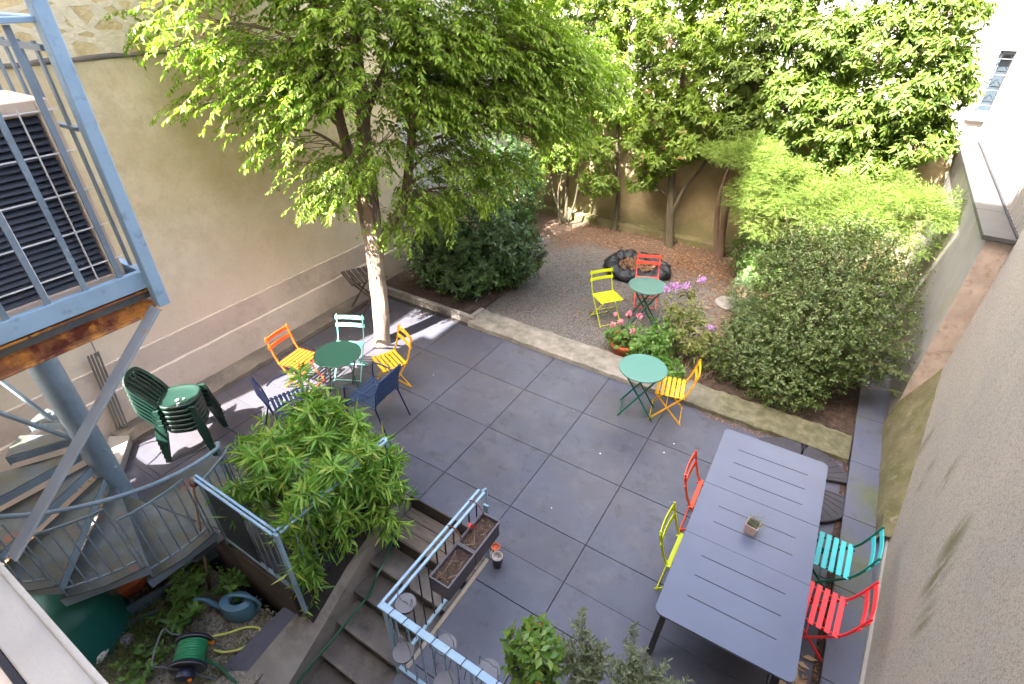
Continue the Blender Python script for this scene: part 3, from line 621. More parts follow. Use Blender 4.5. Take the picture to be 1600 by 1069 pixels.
# balcony landing above
bl = thing('steel_balcony', 'blue steel balcony landing with rusty edge beam and diagonal brace, upper left', 'balcony')
X0, X1, Y0, Y1 = -5.6, -2.655, -1.3, 1.02
b = MB(); b.box(X0, X1-.02, Y0, Y1-.02, 3.50, 3.54); b.box(X0, X1-.03, Y0, Y1-.03, 3.44, 3.50); b.build('deck', 'treadsteel', bl)
b = MB(); b.box(X1-.035, X1-.005, Y0, Y1, 3.50, 3.585); b.box(X0, X1-.04, Y1-.035, Y1-.005, 3.50, 3.58); b.build('edge_strip', 'railsteel', bl, bevel=.003)
b = MB(); b.box(X1-.075, X1-.065, Y0, Y1-.01, 3.36, 3.48); b.box(X1-.065, X1-.015, Y0, Y1-.01, 3.355, 3.367); b.box(X1-.065, X1-.02, Y0, Y1-.01, 3.475, 3.487)
b.build('edge_beam', 'rust', bl, bevel=.004)
b = MB(); b.box(X1-.02, X1+.035, Y1-.035, Y1+.02, 3.40, 4.70); b.build('corner_post', 'railsteel', bl, bevel=.005)
b = MB(); b.box(X1-.06, X1-.035, Y1+.0, Y1+.045, 3.46, 4.62); b.build('flat_post', 'bluesteel', bl, bevel=.003)
b = MB(); p, q = (-2.64, .975, 3.40), (-2.64, .03, 2.575)
b.bar(p, q, .075, .012, (0, -1, 1.1)); b.bar((-2.675, .975, 3.37), (-2.675, .03, 2.545), .010, .055, (0, -1, 1.1)); b.build('brace', 'bracesteel', bl, bevel=.002)
b = MB()
for i in range(12):
    y = .90-.145*i; b.bar((X1-.02, y, 3.57), (X1-.02, y, 4.58), .010, .022, (0, 1, 0))
b.build('front_balusters', 'bluesteel', bl)
b = MB()
for i in range(20):
    x = X1-.13-.14*i; b.bar((x, Y1-.02, 3.57), (x, Y1-.02, 4.52), .022, .010, (0, 1, 0))
b.build('side_balusters', 'bluesteel', bl)
b = MB(); b.box(X1-.045, X1+.01, Y0, Y1+.02, 4.585, 4.605); b.box(X0, X1-.05, Y1-.04, Y1+.02, 4.585, 4.605); b.build('top_rail', 'railsteel', bl, bevel=.003)
b = MB(); b.box(X0, X1-.05, Y1-.035, Y1-.005, 4.49, 4.51); b.box(X0, X1-.05, Y1-.03, Y1-.01, 4.20, 4.215); b.build('mid_rail', 'bluesteel', bl)
# air conditioner standing on the deck
ac = thing('air_conditioner', 'cream air conditioning unit with black fins and white wire guard on the balcony', 'air conditioner', (-2.78, .96, 3.545))
b = MB(); b.box(-.36, -.02, -1.9, 0, 0, .78); b.build('casing', 'accase', ac, bevel=.01)
b = MB(); b.box(-.02, .012, -.05, .0, .0, .78); b.box(-.02, .012, -1.9, -.05, .73, .78); b.box(-.02, .012, -1.9, -.05, 0, .03); b.build('front_frame', 'accase', ac, bevel=.004)
b = MB()
for i in range(26):
    z = .035+.0265*i; b.add([(.006, -1.88, z), (.006, -.055, z), (-.012, -.055, z+.022), (-.012, -1.88, z+.022), (-.018, -1.88, z+.024), (-.018, -.055, z+.024)], [(0, 1, 2, 3), (3, 2, 5, 4)])
b.build('coil_fins', 'black', ac)
b = MB()
for i in range(5): b.tube([(.022, -1.88, .1+.16*i), (.022, .012, .1+.16*i)], .0035, 5)
for i in range(9): b.tube([(.027, -.12-.2*i, .03), (.027, -.12-.2*i, .76)], .0035, 5)
b.build('wire_guard', 'wire', ac)

def railing_bars(b, p, q, z0, z1, n, w=.012):
    for i in range(n):
        t = (i+.5)/n; x = p[0]+(q[0]-p[0])*t; y = p[1]+(q[1]-p[1])*t; b.tube([(x, y, z0), (x, y, z1)], w/2, 6)
# fence panel above the retaining board, then the rail along the planted side of the steps
fp = thing('fence_panel', 'blue steel guard panel between the spiral landing and the oleanders', 'railing')
b = MB()
for o in (-.018, .018): b.bar((-4.28, 1.31+o, .90), (-3.14, 1.31+o, .90), .022, .022)
b.build('top_rail', 'railsteel', fp, bevel=.003)
b = MB(); b.bar((-4.20, 1.31, -.05), (-4.20, 1.31, .89), .04, .03); b.build('end_post', 'bluesteel', fp, bevel=.003)
b = MB(); b.bar((-3.13, 1.315, -.3), (-3.13, 1.315, .89), .055, .03); b.build('end_post', 'railsteel', fp, bevel=.003)
b = MB(); b.bar((-4.18, 1.31, .05), (-3.15, 1.31, .05), .03, .03); b.build('bottom_rail', 'bluesteel', fp)
b = MB(); b.box(-4.14, -3.62, 1.300, 1.306, .10, .84); b.build('dull_panel', 'glassblue', fp)
b = MB(); railing_bars(b, (-3.6, 1.31), (-3.16, 1.31), .05, .89, 4); b.build('balusters', 'bluesteel', fp)
sr = thing('stair_side_railing', 'blue double top rail running through the oleanders on the planted side of the steps', 'railing')
b = MB()
for o in (-.022, .022): b.bar((-3.12+o, 1.34, .90), (-3.12+o, 2.62, .90), .022, .022)
b.build('top_rail', 'railsteel', sr, bevel=.003)
b = MB(); railing_bars(b, (-3.12, 1.4), (-3.12, 2.6), -.1, .89, 9); b.build('balusters', 'bluesteel', sr)
b = MB(); b.bar((-3.12, 2.62, -.02), (-3.12, 2.62, .91), .03, .04); b.build('end_post', 'railsteel', sr)
# right railing
rr = thing('terrace_railing', 'sky blue railing turning the corner above the concrete steps', 'railing')
b = MB()
for o in (-.028, .028): b.bar((-1.93+o, 1.35, .90), (-1.93+o, 2.60, .90), .024, .022)
b.bar((-1.965, 1.33, .905), (-.35, 1.33, .905), .055, .022)
b.build('top_rail', 'railsteel', rr, bevel=.003)
b = MB(); b.tube([(-1.93, 2.60, .90), (-1.93, 2.66, .87), (-1.93, 2.67, .8), (-1.93, 2.67, .6), (-1.90, 2.66, .04)], .012, 6); b.bar((-1.86, 2.56, -.02), (-1.86, 2.56, .80), .05, .02); b.build('end_loop', 'railsteel', rr)
b = MB(); b.bar((-1.93, 1.345, -.62), (-1.93, 1.345, .89), .05, .03, (0, 1, 0)); b.build('corner_post', 'railsteel', rr, bevel=.003)
b = MB(); b.bar((-1.915, 1.38, .06), (-1.915, 2.56, .06), .03, .03); b.bar((-1.9, 1.33, .02), (-.35, 1.33, .02), .03, .03); b.build('bottom_rail', 'railsteel', rr)
b = MB(); railing_bars(b, (-1.92, 1.42), (-1.92, 2.55), .06, .89, 10, .014); b.build('balusters', 'anthracite', rr)
b = MB(); railing_bars(b, (-1.88, 1.33), (-.4, 1.33), .02, .9, 13, .016); b.build('balusters', 'railsteel', rr)
for i in range(11):
    x = -1.85+.13*i; b = MB(); b.tube([(x, 1.30, .86), (x, 1.296, .92), (x+.008, 1.362, .922), (x+.01, 1.365, .86), (x+.02, 1.30, .74)], .003, 4)
    b.build('wire_wrap', 'slot', rr)
def wire_bowl(i, x, y, z, label, hz):
    t = thing('tealight_holder', label, 'tealight holder', (x, y, z), 0, 'tealight holders hooked on the railing')
    MB().lathe([(.03, 0), (.05, .01), (.068, .06), (.072, .075), (.066, .075), (.058, .05), (.0, .035)], n=24).build('bowl', 'rope', t, smooth='auto')
    MB().lathe([(.0, .046), (.03, .05), (.05, .047), (.060, .056)], n=24).build('wax', 'bowl', t, smooth='auto')
    c = MB(); c.lathe([(.072, .068), (.078, .068), (.078, .082), (.072, .082)], n=24)
    c.tube(smooth_path([(-.075, 0, .075), (-.072, 0, .2), (-.045, 0, hz-.02), (0, 0, hz), (.045, 0, hz-.02), (.072, 0, .2), (.075, 0, .075)], 4), .0025, 4)
    c.build('wire_hanger', 'baskets', t)
wire_bowl(0, -1.68, 1.235, .60, 'tealight holder in wire hoop nearest the railing corner, on the steps side', .32)
wire_bowl(1, -1.43, 1.42, .66, 'rust-lined tealight holder hanging on the terrace side of the front railing, left one', .27)
wire_bowl(2, -1.055, 1.42, .72, 'tealight holder on the terrace side of the front railing beside the orange tree', .2)
wire_bowl(3, -1.30, 1.235, .60, 'tealight holder at the very bottom edge of the picture below the front railing', .32)
wire_bowl(4, -1.81, 1.44, .82, 'pale tealight holder tucked inside the railing corner', .1)
# planter boxes on the railing
def planter(y0, y1, label):
    t = thing('planter_box', label, 'planter', (-1.75, (y0+y1)/2, .61), 0, 'plum planter boxes hung on the railing'); h = (y1-y0)/2
    b = MB(); b.box(-.09, -.082, -h, h, 0, .19); b.box(.082, .09, -h, h, 0, .19); b.box(-.082, .082, -h, -h+.008, 0, .19); b.box(-.082, .082, h-.008, h, 0, .19); b.box(-.082, .082, -h+.008, h-.008, 0, .01)
    for yy in (-h-.006, h-.006): b.box(-.1, .1, yy, yy+.012, .180, .195)
    for xx in (-.1, .088): b.box(xx, xx+.012, -h-.006+.012, h-.006, .181, .195)
    for i in range(14): b.box(.0895, .093, -h+.01+i*(2*h-.02)/14, -h+.01+(i+.6)*(2*h-.02)/14, .01, .175)
    b.build('box', 'plum', t, bevel=.0015)
    n = 14; b = MB(); vs = [(-.082+.164*i/6, -h+.008+(2*h-.016)*j/n, .15+rnd.normal(0, .006)) for j in range(n+1) for i in range(7)]
    b.add(vs, [(j*7+i, j*7+i+1, (j+1)*7+i+1, (j+1)*7+i) for j in range(n) for i in range(6)]); b.build('soil', 'soil', t, smooth=True)
    b = MB()
    for i in range(9):
        x, y = rnd.uniform(-.06, .06), rnd.uniform(-h+.03, h-.03); b.tube([(x, y, .15), (x+rnd.normal(0, .03), y+rnd.normal(0, .03), .18), (x+rnd.normal(0, .04), y+rnd.normal(0, .05), .165)], .0018, 3)
    b.build('dry_stems', 'bamboo', t)
planter(1.745, 2.10, 'plum railing planter with bare soil, the nearer of the two')
planter(2.115, 2.475, 'plum railing planter with bare soil, the farther one by the red tag')
b = MB(); b.tube(smooth_path([(-1.99, 2.14, .88), (-1.93, 2.14, .925), (-1.86, 2.14, .9), (-1.80, 2.13, .83)], 5), .006, 5); b.tube(smooth_path([(-1.99, 2.44, .88), (-1.93, 2.45, .925), (-1.86, 2.45, .9), (-1.78, 2.44, .83)], 5), .005, 5)
tag(b.build('twine_tie', 'rope'), 'brown twine tying the planter boxes to the railing', 'twine')
b = MB(); b.box(-1.83, -1.80, 2.26, 2.29, .80, .90); b.xf(Matrix.Translation((-1.81, 2.27, .85)) @ Matrix.Rotation(.5, 4, 'X') @ Matrix.Translation((1.81, -2.27, -.85)))
tag(b.build('plant_tag', 'redtag'), 'small red tag tied above the farther planter box', 'tag')
cp = thing('ashtray_cup', 'black tapered cup with pale rim standing by the railing end', 'cup', (-1.735, 2.545, 0))
MB().lathe([(.04, 0), (.058, .13), (.062, .15), (.056, .15), (.050, .11), (0, .10)], n=28).build('cup', 'cupblack', cp, smooth='auto')
MB().lathe([(.038, .115), (.052, .135), (.055, .1545), (.047, .1545), (.03, .12), (0, .118)], n=28).build('liner', 'bowl', cp, smooth='auto')
pt = thing('tiny_flowerpot', 'tiny terracotta pot half hidden behind the black cup', 'flowerpot', (-1.83, 2.66, 0))
MB().lathe([(.03, 0), (.045, .08), (.048, .085), (.04, .085), (.035, .06), (0, .05)], n=20).build('pot', 'terra', pt, smooth='auto')

# ================================================================ BISTRO FURNITURE
def bistro_parts(t, seatm, framem, nsl=6):
    # x forward (front of the seat), y sideways, floor at z=0; two flat bar side frames crossing as an X
    fm = framem
    for s in (-1, 1):
        y = s*.185
        b = MB(); pts = smooth_path([(.20, y*1.0, .0), (-.02, y, .27), (-.17, y, .46), (-.235, y, .64), (-.275, y, .82)], 5)
        for p, q in zip(pts, pts[1:]): b.bar(p, q+(q-p)*.08, .010, .020, (1, 0, .6))
        b.build('back_leg_bar', fm, t)
        b = MB(); y2 = s*.168
        b.bar((-.20, y2, 0), (.175, y2, .43), .010, .020, (1, 0, 1)); b.bar((.175, y2, .43), (-.185, y2, .425), .010, .018); b.build('front_leg_bar', fm, t)
    for p_, q_ in (((.19, -.18, .02), (.19, .18, .02)), ((-.19, -.165, .02), (-.19, .165, .02)), ((.015, -.19, .235), (.015, .19, .235))): MB().tube([p_, q_], .006, 6).build('stretcher', fm, t)
    for i in range(nsl):
        x0 = -.165+i*(.36/nsl); b = MB(); b.box(x0, x0+.36/nsl-.019, -.205, .205, .440, .449); b.build('seat_slat', seatm, t, bevel=.003)
    for z, x in ((.775, -.268), (.665, -.243)):
        b = MB(); n = 8; vs = []
        for i in range(n+1):
            y = -.21+.42*i/n; c = -.018*(1-(2*i/n-1)**2)
            for dz, dx in ((-.024, .004), (.024, -.006)):
                vs += [(x+c+dx+.004, y, z+dz), (x+c+dx-.004, y, z+dz)]
        b.add(vs, [(i*4, (i+1)*4, (i+1)*4+2, i*4+2) for i in range(n)]+[(i*4+1, i*4+3, (i+1)*4+3, (i+1)*4+1) for i in range(n)]+[(i*4+2, (i+1)*4+2, (i+1)*4+3, i*4+3) for i in range(n)]+[(i*4, i*4+1, (i+1)*4+1, (i+1)*4) for i in range(n)]+[(0, 2, 3, 1), (n*4, n*4+1, n*4+3, n*4+2)])
        b.build('back_slat', seatm, t)
def bistro(label, x, y, face, seatm, framem=None, z=0, nsl=6):
    t = thing('folding_chair', label, 'chair', (x, y, z), R(face), 'coloured slatted folding bistro chairs')
    bistro_parts(t, seatm, framem or seatm, nsl); return t
bistro('orange folding bistro chair half in the sun strip beside the round table', -5.57, 3.44, 8, 'orange')
bistro('pale aqua folding chair behind the dark green table near the tree trunk', -5.20, 3.98, -62, 'aqua')
bistro('yellow folding chair close to the tree trunk, behind the blue armchair', -4.50, 4.08, -112, 'yellow')
bistro('lime green folding chair standing alone on the gravel', -2.72, 7.31, -38, 'lime')
bistro('coral red folding chair in front of the black leaf sack', -2.36, 8.20, -66, 'coral')
bistro('golden yellow folding chair at the terrace edge beside the round table', -1.08, 5.58, 197-5, 'yellow')
bistro('vermilion folding chair tucked under the left side of the long table', -.17, 4.05, 1, 'vermilion')
bistro('lime green folding chair tucked under the left side of the long table', -.15, 3.30, 0, 'lime')
bistro('turquoise folding chair with dark green legs on the right of the long table', .91, 4.02, 178, 'turquoise', 'deepgreen', nsl=6)
bistro('bright red folding chair on the right of the long table near the rough wall', .89, 3.42, 176, 'red')
def round_table(label, x, y, topm, legm, a):
    t = thing('round_table', label, 'table', (x, y, 0), R(a), 'small round folding tables')
    MB().lathe([(.0, .697), (.296, .697), (.300, .700), (.300, .712), (.294, .717), (.0, .717)], n=64).build('tabletop', topm, t, smooth='auto')
    for s in (-1, 1):
        b = MB(); b.bar((-.22, s*.16, 0), (.20, s*.16, .69), .012, .022, (1, 0, 0)); b.build('leg', legm, t)
        b = MB(); b.bar((.22, s*.145, 0), (-.20, s*.145, .69), .012, .022, (1, 0, 0)); b.build('leg', legm, t)
    for p_, q_ in (((-.205, -.16, .03), (-.205, .16, .03)), ((.205, -.145, .03), (.205, .145, .03)), ((0, -.16, .35), (0, .16, .35))): MB().tube([p_, q_], .006, 6).build('crossbar', legm, t)
round_table('dark green round table under the tree among four chairs', -4.884, 3.569, mat('paint_cedar_top', srgb('2b5649'), .4, var=.04, bk=.03), 'cedar', -25)
round_table('grey-green round table on the gravel by the lime chair', -2.158, 7.542, mat('paint_sage_top', srgb('507068'), .4, var=.04, bk=.03), 'cedar', 20)
round_table('teal green round table at the terrace edge beside the pink geraniums', -1.432, 5.412, mat('paint_teal_top', srgb('457870'), .38, var=.04, bk=.03), 'deepgreen', 15)
def armchair(label, x, y, face):
    t = thing('slatted_armchair', label, 'armchair', (x, y, 0), R(face), 'dark blue metal armchairs'); m = 'bluechair'
    for s in (-1, 1):
        b = MB(); b.tube(smooth_path([(.25, s*.27, 0), (.225, s*.27, .35), (.20, s*.27, .62), (.15, s*.275, .665), (-.05, s*.275, .655), (-.17, s*.25, .60)], 5), .0105, 8); b.build('arm_leg', m, t, smooth=True)
        b = MB(); b.tube([(-.33, s*.24, 0), (-.20, s*.225, .40), (-.235, s*.22, .62), (-.31, s*.21, .84)], .0105, 8); b.build('rear_leg', m, t, smooth=True)
        b = MB(); b.tube([(.20, s*.23, .425), (-.20, s*.225, .395)], .009, 8); b.tube([(.22, s*.27, .38), (.19, s*.23, .42)], .008, 6); b.build('seat_rail', m, t)
    for i in range(8):
        x0 = -.185+i*.051
        MB().box(x0, x0+.036, -.225, .225, .428+.003*i, .435+.003*i).build('seat_slat', m, t, bevel=.002)
    b = MB(); b.tube([(-.31, -.21, .84), (-.318, -.1, .852), (-.318, .1, .852), (-.31, .21, .84)], .0105, 8); b.build('top_bar', m, t, smooth=True)
    for i in range(8):
        z0 = .47+i*.045; xx = -.205-(z0-.42)*.26
        MB().box(xx-.004, xx+.004, -.212, .212, z0, z0+.03).build('back_slat', m, t, bevel=.002)
armchair('dark blue slatted armchair on the right of the dark green table', -4.20, 3.47, 186)
armchair('dark blue slatted armchair half hidden by the oleanders', -4.93, 2.78, 66)
# long extending table
lt = thing('extending_table', 'long lavender grey metal table with slotted top and rounded corners', 'table', (.236, 3.65, 0), R(.9))
def rr_poly(w, h, r, n=8, cor=(1, 1, 1, 1)):
    out = []
    for (cx, cy, a0), c in zip(((w-r, h-r, 0), (-w+r, h-r, 90), (-w+r, -h+r, 180), (w-r, -h+r, 270)), cor):
        if c: out += [(cx+r*math.cos(R(a0+90*i/n)), cy+r*math.sin(R(a0+90*i/n))) for i in range(n+1)]
        else: out.append((w*(1 if a0 in (0, 270) else -1), h*(1 if a0 < 180 else -1)))
    return out
MT_top = 'tabletop'
full = rr_poly(.5, 1.18, .06)
def clip(poly, lo, hi):
    o = [p for p in poly if lo <= p[1] <= hi]; xs_ = [-.5, .5]
    res = []
    if hi < 1.18: res += [(.5, hi), (-.5, hi)]
    else: res += [p for p in full if p[1] > 1.0]
    if lo > -1.18: res += [(-.5, lo), (.5, lo)]
    else: res += [p for p in full if p[1] < -1.0]
    return res
for lo, hi, sl in ((.315, 1.18, (.915, .71, .50)), (-.33, .312, (.085, -.11)), (-1.18, -.333, (-.51, -.715, -.92))):
    tp = MB().prism(clip(full, lo, hi), .722, .742 if lo != -.33 else .7408).build('tabletop', MT_top, lt, bevel=.002)
    b = MB()
    for y in sl: b.box(-.315, .34, y-.004, y+.004, .7405, .7432 if lo != -.33 else .7415)
    b.build('slot', 'slot', tp)
b = MB()
for s in (-1, 1): b.box(s*.46-.01, s*.46+.01, -1.05, 1.05, .67, .72)
for s in (-1, 1): b.box(-.45, .45, s*1.05-.01, s*1.05+.01, .67, .72)
b.build('apron', 'anthracite', lt)
for sx_ in (-1, 1):
    for sy in (-1, 1): MB().bar((sx_*.45, sy*1.10, 0), (sx_*.42, sy*.95, .70), .045, .03).build('leg', 'anthracite', lt)
pp = thing('herb_pot', 'square rose-beige pot with a wispy herb standing on the long table', 'flowerpot', (.225, 3.60, .743), R(-8))
b = MB(); k0, k1, k2, h = .042, .053, .045, .11
b.add([(-k0, -k0, 0), (k0, -k0, 0), (k0, k0, 0), (-k0, k0, 0), (-k1, -k1, h), (k1, -k1, h), (k1, k1, h), (-k1, k1, h), (-k2, -k2, h), (k2, -k2, h), (k2, k2, h), (-k2, k2, h), (-k2, -k2, .08), (k2, -k2, .08), (k2, k2, .08), (-k2, k2, .08)],
      [(3, 2, 1, 0)]+[(i, (i+1) % 4, 4+(i+1) % 4, 4+i) for i in range(4)]+[(4+i, 4+(i+1) % 4, 8+(i+1) % 4, 8+i) for i in range(4)]+[(8+i, 8+(i+1) % 4, 12+(i+1) % 4, 12+i) for i in range(4)])
b.build('pot', 'potpink', pp, bevel=.003)
MB().box(-.045, .045, -.045, .045, .07, .085).build('soil', 'soil', pp)
LV = Leaves(); TW = MB()
for i in range(34):
    d = unit((rnd.normal(.15, .6), rnd.normal(0, .6), 1)); spray(LV, TW, (rnd.uniform(-.03, .03), rnd.uniform(-.03, .03), .085), d, rnd.uniform(.06, .14), 14, .018, .004, .8, stem_r=.0008)
TW.build('stems', 'greenbark', pp); LV.build('foliage', L_olive, pp)
# parasol base segments under the far end
for i, (a0, lab) in enumerate(((58, 'ribbed charcoal parasol base segment beyond the table end, right one by the slab path'), (118, 'ribbed charcoal parasol base segment beyond the table end, left one by the kerb'), (-32, 'ribbed charcoal parasol base segment beside the right edge of the table'), (208, 'ribbed charcoal parasol base segment hidden under the long table'))):
    a = R(a0-(45-0)+0); t = thing('parasol_weight', lab, 'parasol base', (.52, 5.27, .001), R(a0-42), 'charcoal parasol base segments')
    b = MB(); po = [(.06, .04)]+[(.06+.56*math.cos(R(x)), .04+.56*math.sin(R(x))) for x in np.linspace(2, 80, 12)]
    b.prism(po, 0, .055); b.build('slab', 'weight', t, bevel=.012)
    b = MB()
    for x in np.linspace(8, 74, 7): b.bar((.06+.2*math.cos(R(x)), .04+.2*math.sin(R(x)), .056), (.06+.53*math.cos(R(x)), .04+.53*math.sin(R(x)), .056), .012, .008)
    b.build('rib', 'weight', t)
# stacked plastic chairs
def plastic_chair(label, x, y, z, face):
    t = thing('plastic_chair', label, 'chair', (x, y, z), R(face), 'stacked dark green plastic chairs'); m = 'greenplastic'
    b = MB(); n = 20; top = []; 
    for i in range(n):
        a = 2*math.pi*i/n; c, s_ = math.cos(a), math.sin(a); e = .7
        top.append((.205*(abs(c)**e)*(1 if c > 0 else -1)+.01, .205*(abs(s_)**e)*(1 if s_ > 0 else -1)))
    vs = [(p[0]*k, p[1]*k, zz) for k, zz in ((.0, .41), (.6, .405), (.9, .415), (1., .425), (1.03, .41), (1.03, .375), (1.0, .375)) for p in top]
    b.add(vs, [(j*n+i, j*n+(i+1) % n, (j+1)*n+(i+1) % n, (j+1)*n+i) for j in range(6) for i in range(n)]); b.build('seat', m, t, smooth=True)
    b = MB(); pts = smooth_path([(-.17, -.18, .42), (-.235, -.19, .54), (-.335, -.185, .68), (-.385, -.14, .76), (-.405, 0, .79), (-.385, .14, .76), (-.335, .185, .68), (-.235, .19, .54), (-.17, .18, .42)], 4)
    for p, q in zip(pts, pts[1:]): b.bar(p, q+(q-p)*.1, .05, .022, (1, 0, .3))
    for yy in (-.13, -.065, 0, .065, .13):
        q = smooth_path([(-.18, yy*.9, .425), (-.27, yy, .585), (-.395, yy*1.0, .775-abs(yy)*.2)], 3)
        for p_, q_ in zip(q, q[1:]): b.bar(p_, q_, .028, .010, (1, 0, .3))
    b.build('backrest', m, t, bevel=.004)
    for sx_ in (-1, 1):
        for sy in (-1, 1):
            b = MB(); b.add([(sx_*.19-.03, sy*.19, .40), (sx_*.19+.04, sy*.19, .40), (sx_*.19+.035, sy*.225, .40), (sx_*.19-.03, sy*.225, .40), (sx_*.26-.03, sy*.245, 0), (sx_*.26+.03, sy*.245, 0), (sx_*.26+.03, sy*.265, 0), (sx_*.26-.03, sy*.265, 0)],
                            [(0, 1, 2, 3), (7, 6, 5, 4), (0, 4, 5, 1), (1, 5, 6, 2), (2, 6, 7, 3), (3, 7, 4, 0)] if sy > 0 else [(3, 2, 1, 0), (4, 5, 6, 7), (1, 5, 4, 0), (2, 6, 5, 1), (3, 7, 6, 2), (0, 4, 7, 3)])
            b.build('leg', m, t, bevel=.003)
    return t
ords = ['bottom', 'second from the bottom', 'third from the bottom', 'third from the top', 'second from the top', 'topmost']
pc = plastic_chair('bottom dark green plastic chair of the stack by the left wall', -5.74, 1.96, 0, 44)
for i in range(1, 6):
    r = dup(pc, '%s dark green plastic chair of the stack by the left wall' % ords[i], (-5.74-.006*i, 1.96+.004*i, .062*i), R(44+rnd.normal(0, .6)))
    if i == 5: r['label'] = 'topmost dark green plastic chair of the stack, white droppings on its seat'
# dark slatted folding table behind the trunk
bt = thing('slatted_side_table', 'dark brown slatted folding table between the trunk and the left wall', 'table', (-6.22, 5.38, 0), R(-25))
for i in range(7): MB().box(-.28, .28, -.30+i*.087, -.30+i*.087+.068, .70, .722).build('slat', 'darkwood', bt, bevel=.003)
for s in (-1, 1):
    MB().bar((s*.22, -.28, 0), (s*.22, .26, .70), .02, .03).build('leg', 'darkwood', bt)
    MB().bar((s*.20, .28, 0), (s*.20, -.26, .70), .02, .03).build('leg', 'darkwood', bt)
# leaf sack, stepping disc
lb = thing('leaf_sack', 'open black rubbish sack filled with dead leaves on the gravel', 'sack', (-2.95, 9.33, 0))
b = MB(); n = 96; prof = [(.66, 0), (.74, .07), (.72, .16), (.62, .22), (.50, .23), (.42, .16), (.40, .07)]
vs = []
for r, z in prof:
    for k in range(n):
        a = 2*math.pi*k/n; wv = 1+.04*math.sin(3*a+1)+.025*math.sin(7*a+z*20)+.03*math.sin(17*a+z*30)+.02*math.sin(31*a-z*40)
        vs.append((r*wv*math.cos(a)*.88, r*wv*math.sin(a)*.80, z*(1+.12*math.sin(5*a+2)+.14*math.sin(13*a+r*9)+.12*math.sin(23*a+r*30))*.85+.005))
b.add(vs, [(j*n+k, j*n+(k+1) % n, (j+1)*n+(k+1) % n, (j+1)*n+k) for j in range(len(prof)-1) for k in range(n)]); b.build('plastic', 'bag', lb, smooth=True)
LV = Leaves()
for i in range(1300):
    a, r = rnd.rand()*6.28, .44*rnd.rand()**.5; LV.add((r*math.cos(a)*.88, r*math.sin(a)*.8, .08+.05*(1-r/.44)+rnd.rand()*.03), rnd.normal(0, 1, 3)*(1, 1, .3), unit(rnd.normal(0, .5, 3)+(0, 0, 1)), rnd.uniform(.05, .10), rnd.uniform(.025, .045))
LV.build('leaf_heap', L_dead, lb, LEAF2, kind='stuff')
ds = thing('stone_disc', 'round grey stone disc lying on the soil beside the shrubs', 'stone', (-1.08, 8.98, 0))
MB().lathe([(.0, 0), (.235, 0), (.245, .02), (.235, .035), (.12, .037), (.115, .030), (.03, .030), (0, .030)], n=40).build('disc', 'concrete', ds, smooth='auto')
# poles, pillar, cable at the left wall
pl = thing('concrete_pillar', 'low concrete pillar with a sun patch at the foot of the left wall', 'pillar')
b = MB(); b.add([(-6.63, 1.40, 0), (-6.43, 1.55, 0), (-5.98, 1.20, 0), (-6.15, 1.06, 0), (-6.63, 1.40, .12), (-6.43, 1.55, .12), (-5.98, 1.20, .12), (-6.15, 1.06, .12)], [(0, 1, 2, 3), (7, 6, 5, 4), (0, 4, 5, 1), (1, 5, 6, 2), (2, 6, 7, 3), (3, 7, 4, 0)])
b.build('block', 'concrete', pl, bevel=.015)
b = MB()
for k in range(4): b.tube([(-6.66+.02*k, 1.52+.03*k, .12), (-6.70, 1.62+.035*k, 1.15)], .012, 8)
tag(b.build('wall_pipes', 'pipe', smooth='auto'), 'bundle of thin grey pipes rising up the left wall', 'pipes')
b = MB(); b.tube(smooth_path([(-6.69, 1.70, 1.1), (-6.73, 1.72, 1.5), (-6.76, 1.66, 2.2), (-6.77, 1.66, 3.4)], 6), .008, 6); b.tube(smooth_path([(-6.3, 1.3, .02), (-6.35, 1.25, .5), (-6.2, 1.2, .75), (-6.0, 1.12, .5), (-5.9, 1.05, .1)], 6), .01, 6)
tag(b.build('wall_cable', 'cable'), 'dark cable dropping down the left wall to the pipes', 'cable')

# ================================================================ LOWER GARDEN
bb = thing('compost_barrel', 'big bottle green plastic barrel below the spiral stairs', 'barrel', (-5.06, .07, -.7))
MB().lathe([(.44, 0), (.42, .25), (.385, .52), (.375, .56), (.33, .60), (.27, .66), (.20, .70), (0, .715)], n=48).build('body', 'barrel', bb, smooth='auto')
MB().box(-.47, -.28, -.12, .16, .55, .575).build('lid_flap', 'barrel', bb, bevel=.01)
tp_ = thing('terracotta_bowl', 'wide terracotta bowl under the spiral treads', 'flowerpot', (-5.22, .62, -.7))
MB().lathe([(.16, 0), (.25, .10), (.31, .24), (.325, .28), (.335, .30), (.30, .30), (.28, .22), (0, .20)], n=40).build('bowl', 'terra', tp_, smooth='auto')
tp2 = thing('terracotta_pot', 'small terracotta pot with dark leaves left of the wide bowl', 'flowerpot', (-5.55, .42, -.7))
MB().lathe([(.10, 0), (.15, .2), (.165, .22), (.165, .25), (.14, .25), (.13, .18), (0, .17)], n=32).build('pot', 'terra', tp2, smooth='auto')
b = MB(); b.bar((-5.52, .33, -.66), (-4.97, .47, -.64), .07, .03); tag(b.build('wood_plank', 'plank', bevel=.004), 'short grey plank lying by the green barrel', 'plank')
b = MB(); b.bar((-5.0, -.06, -.63), (-4.74, .82, -.63), .035, .15); b.bar((-4.74, .82, -.63), (-4.80, 1.0, -.63), .035, .15); b.bar((-4.80, 1.0, -.60), (-4.72, 1.42, -.60), .06, .15)
b.bar((-4.96, -.06, -.66), (-4.62, .62, -.66), .02, .08)
tag(b.build('bed_divider', mat('blue_grey_edging', srgb('5d7286'), .5, var=.12)), 'blue-grey metal edging dividing the barrel corner from the herb bed', 'edging')
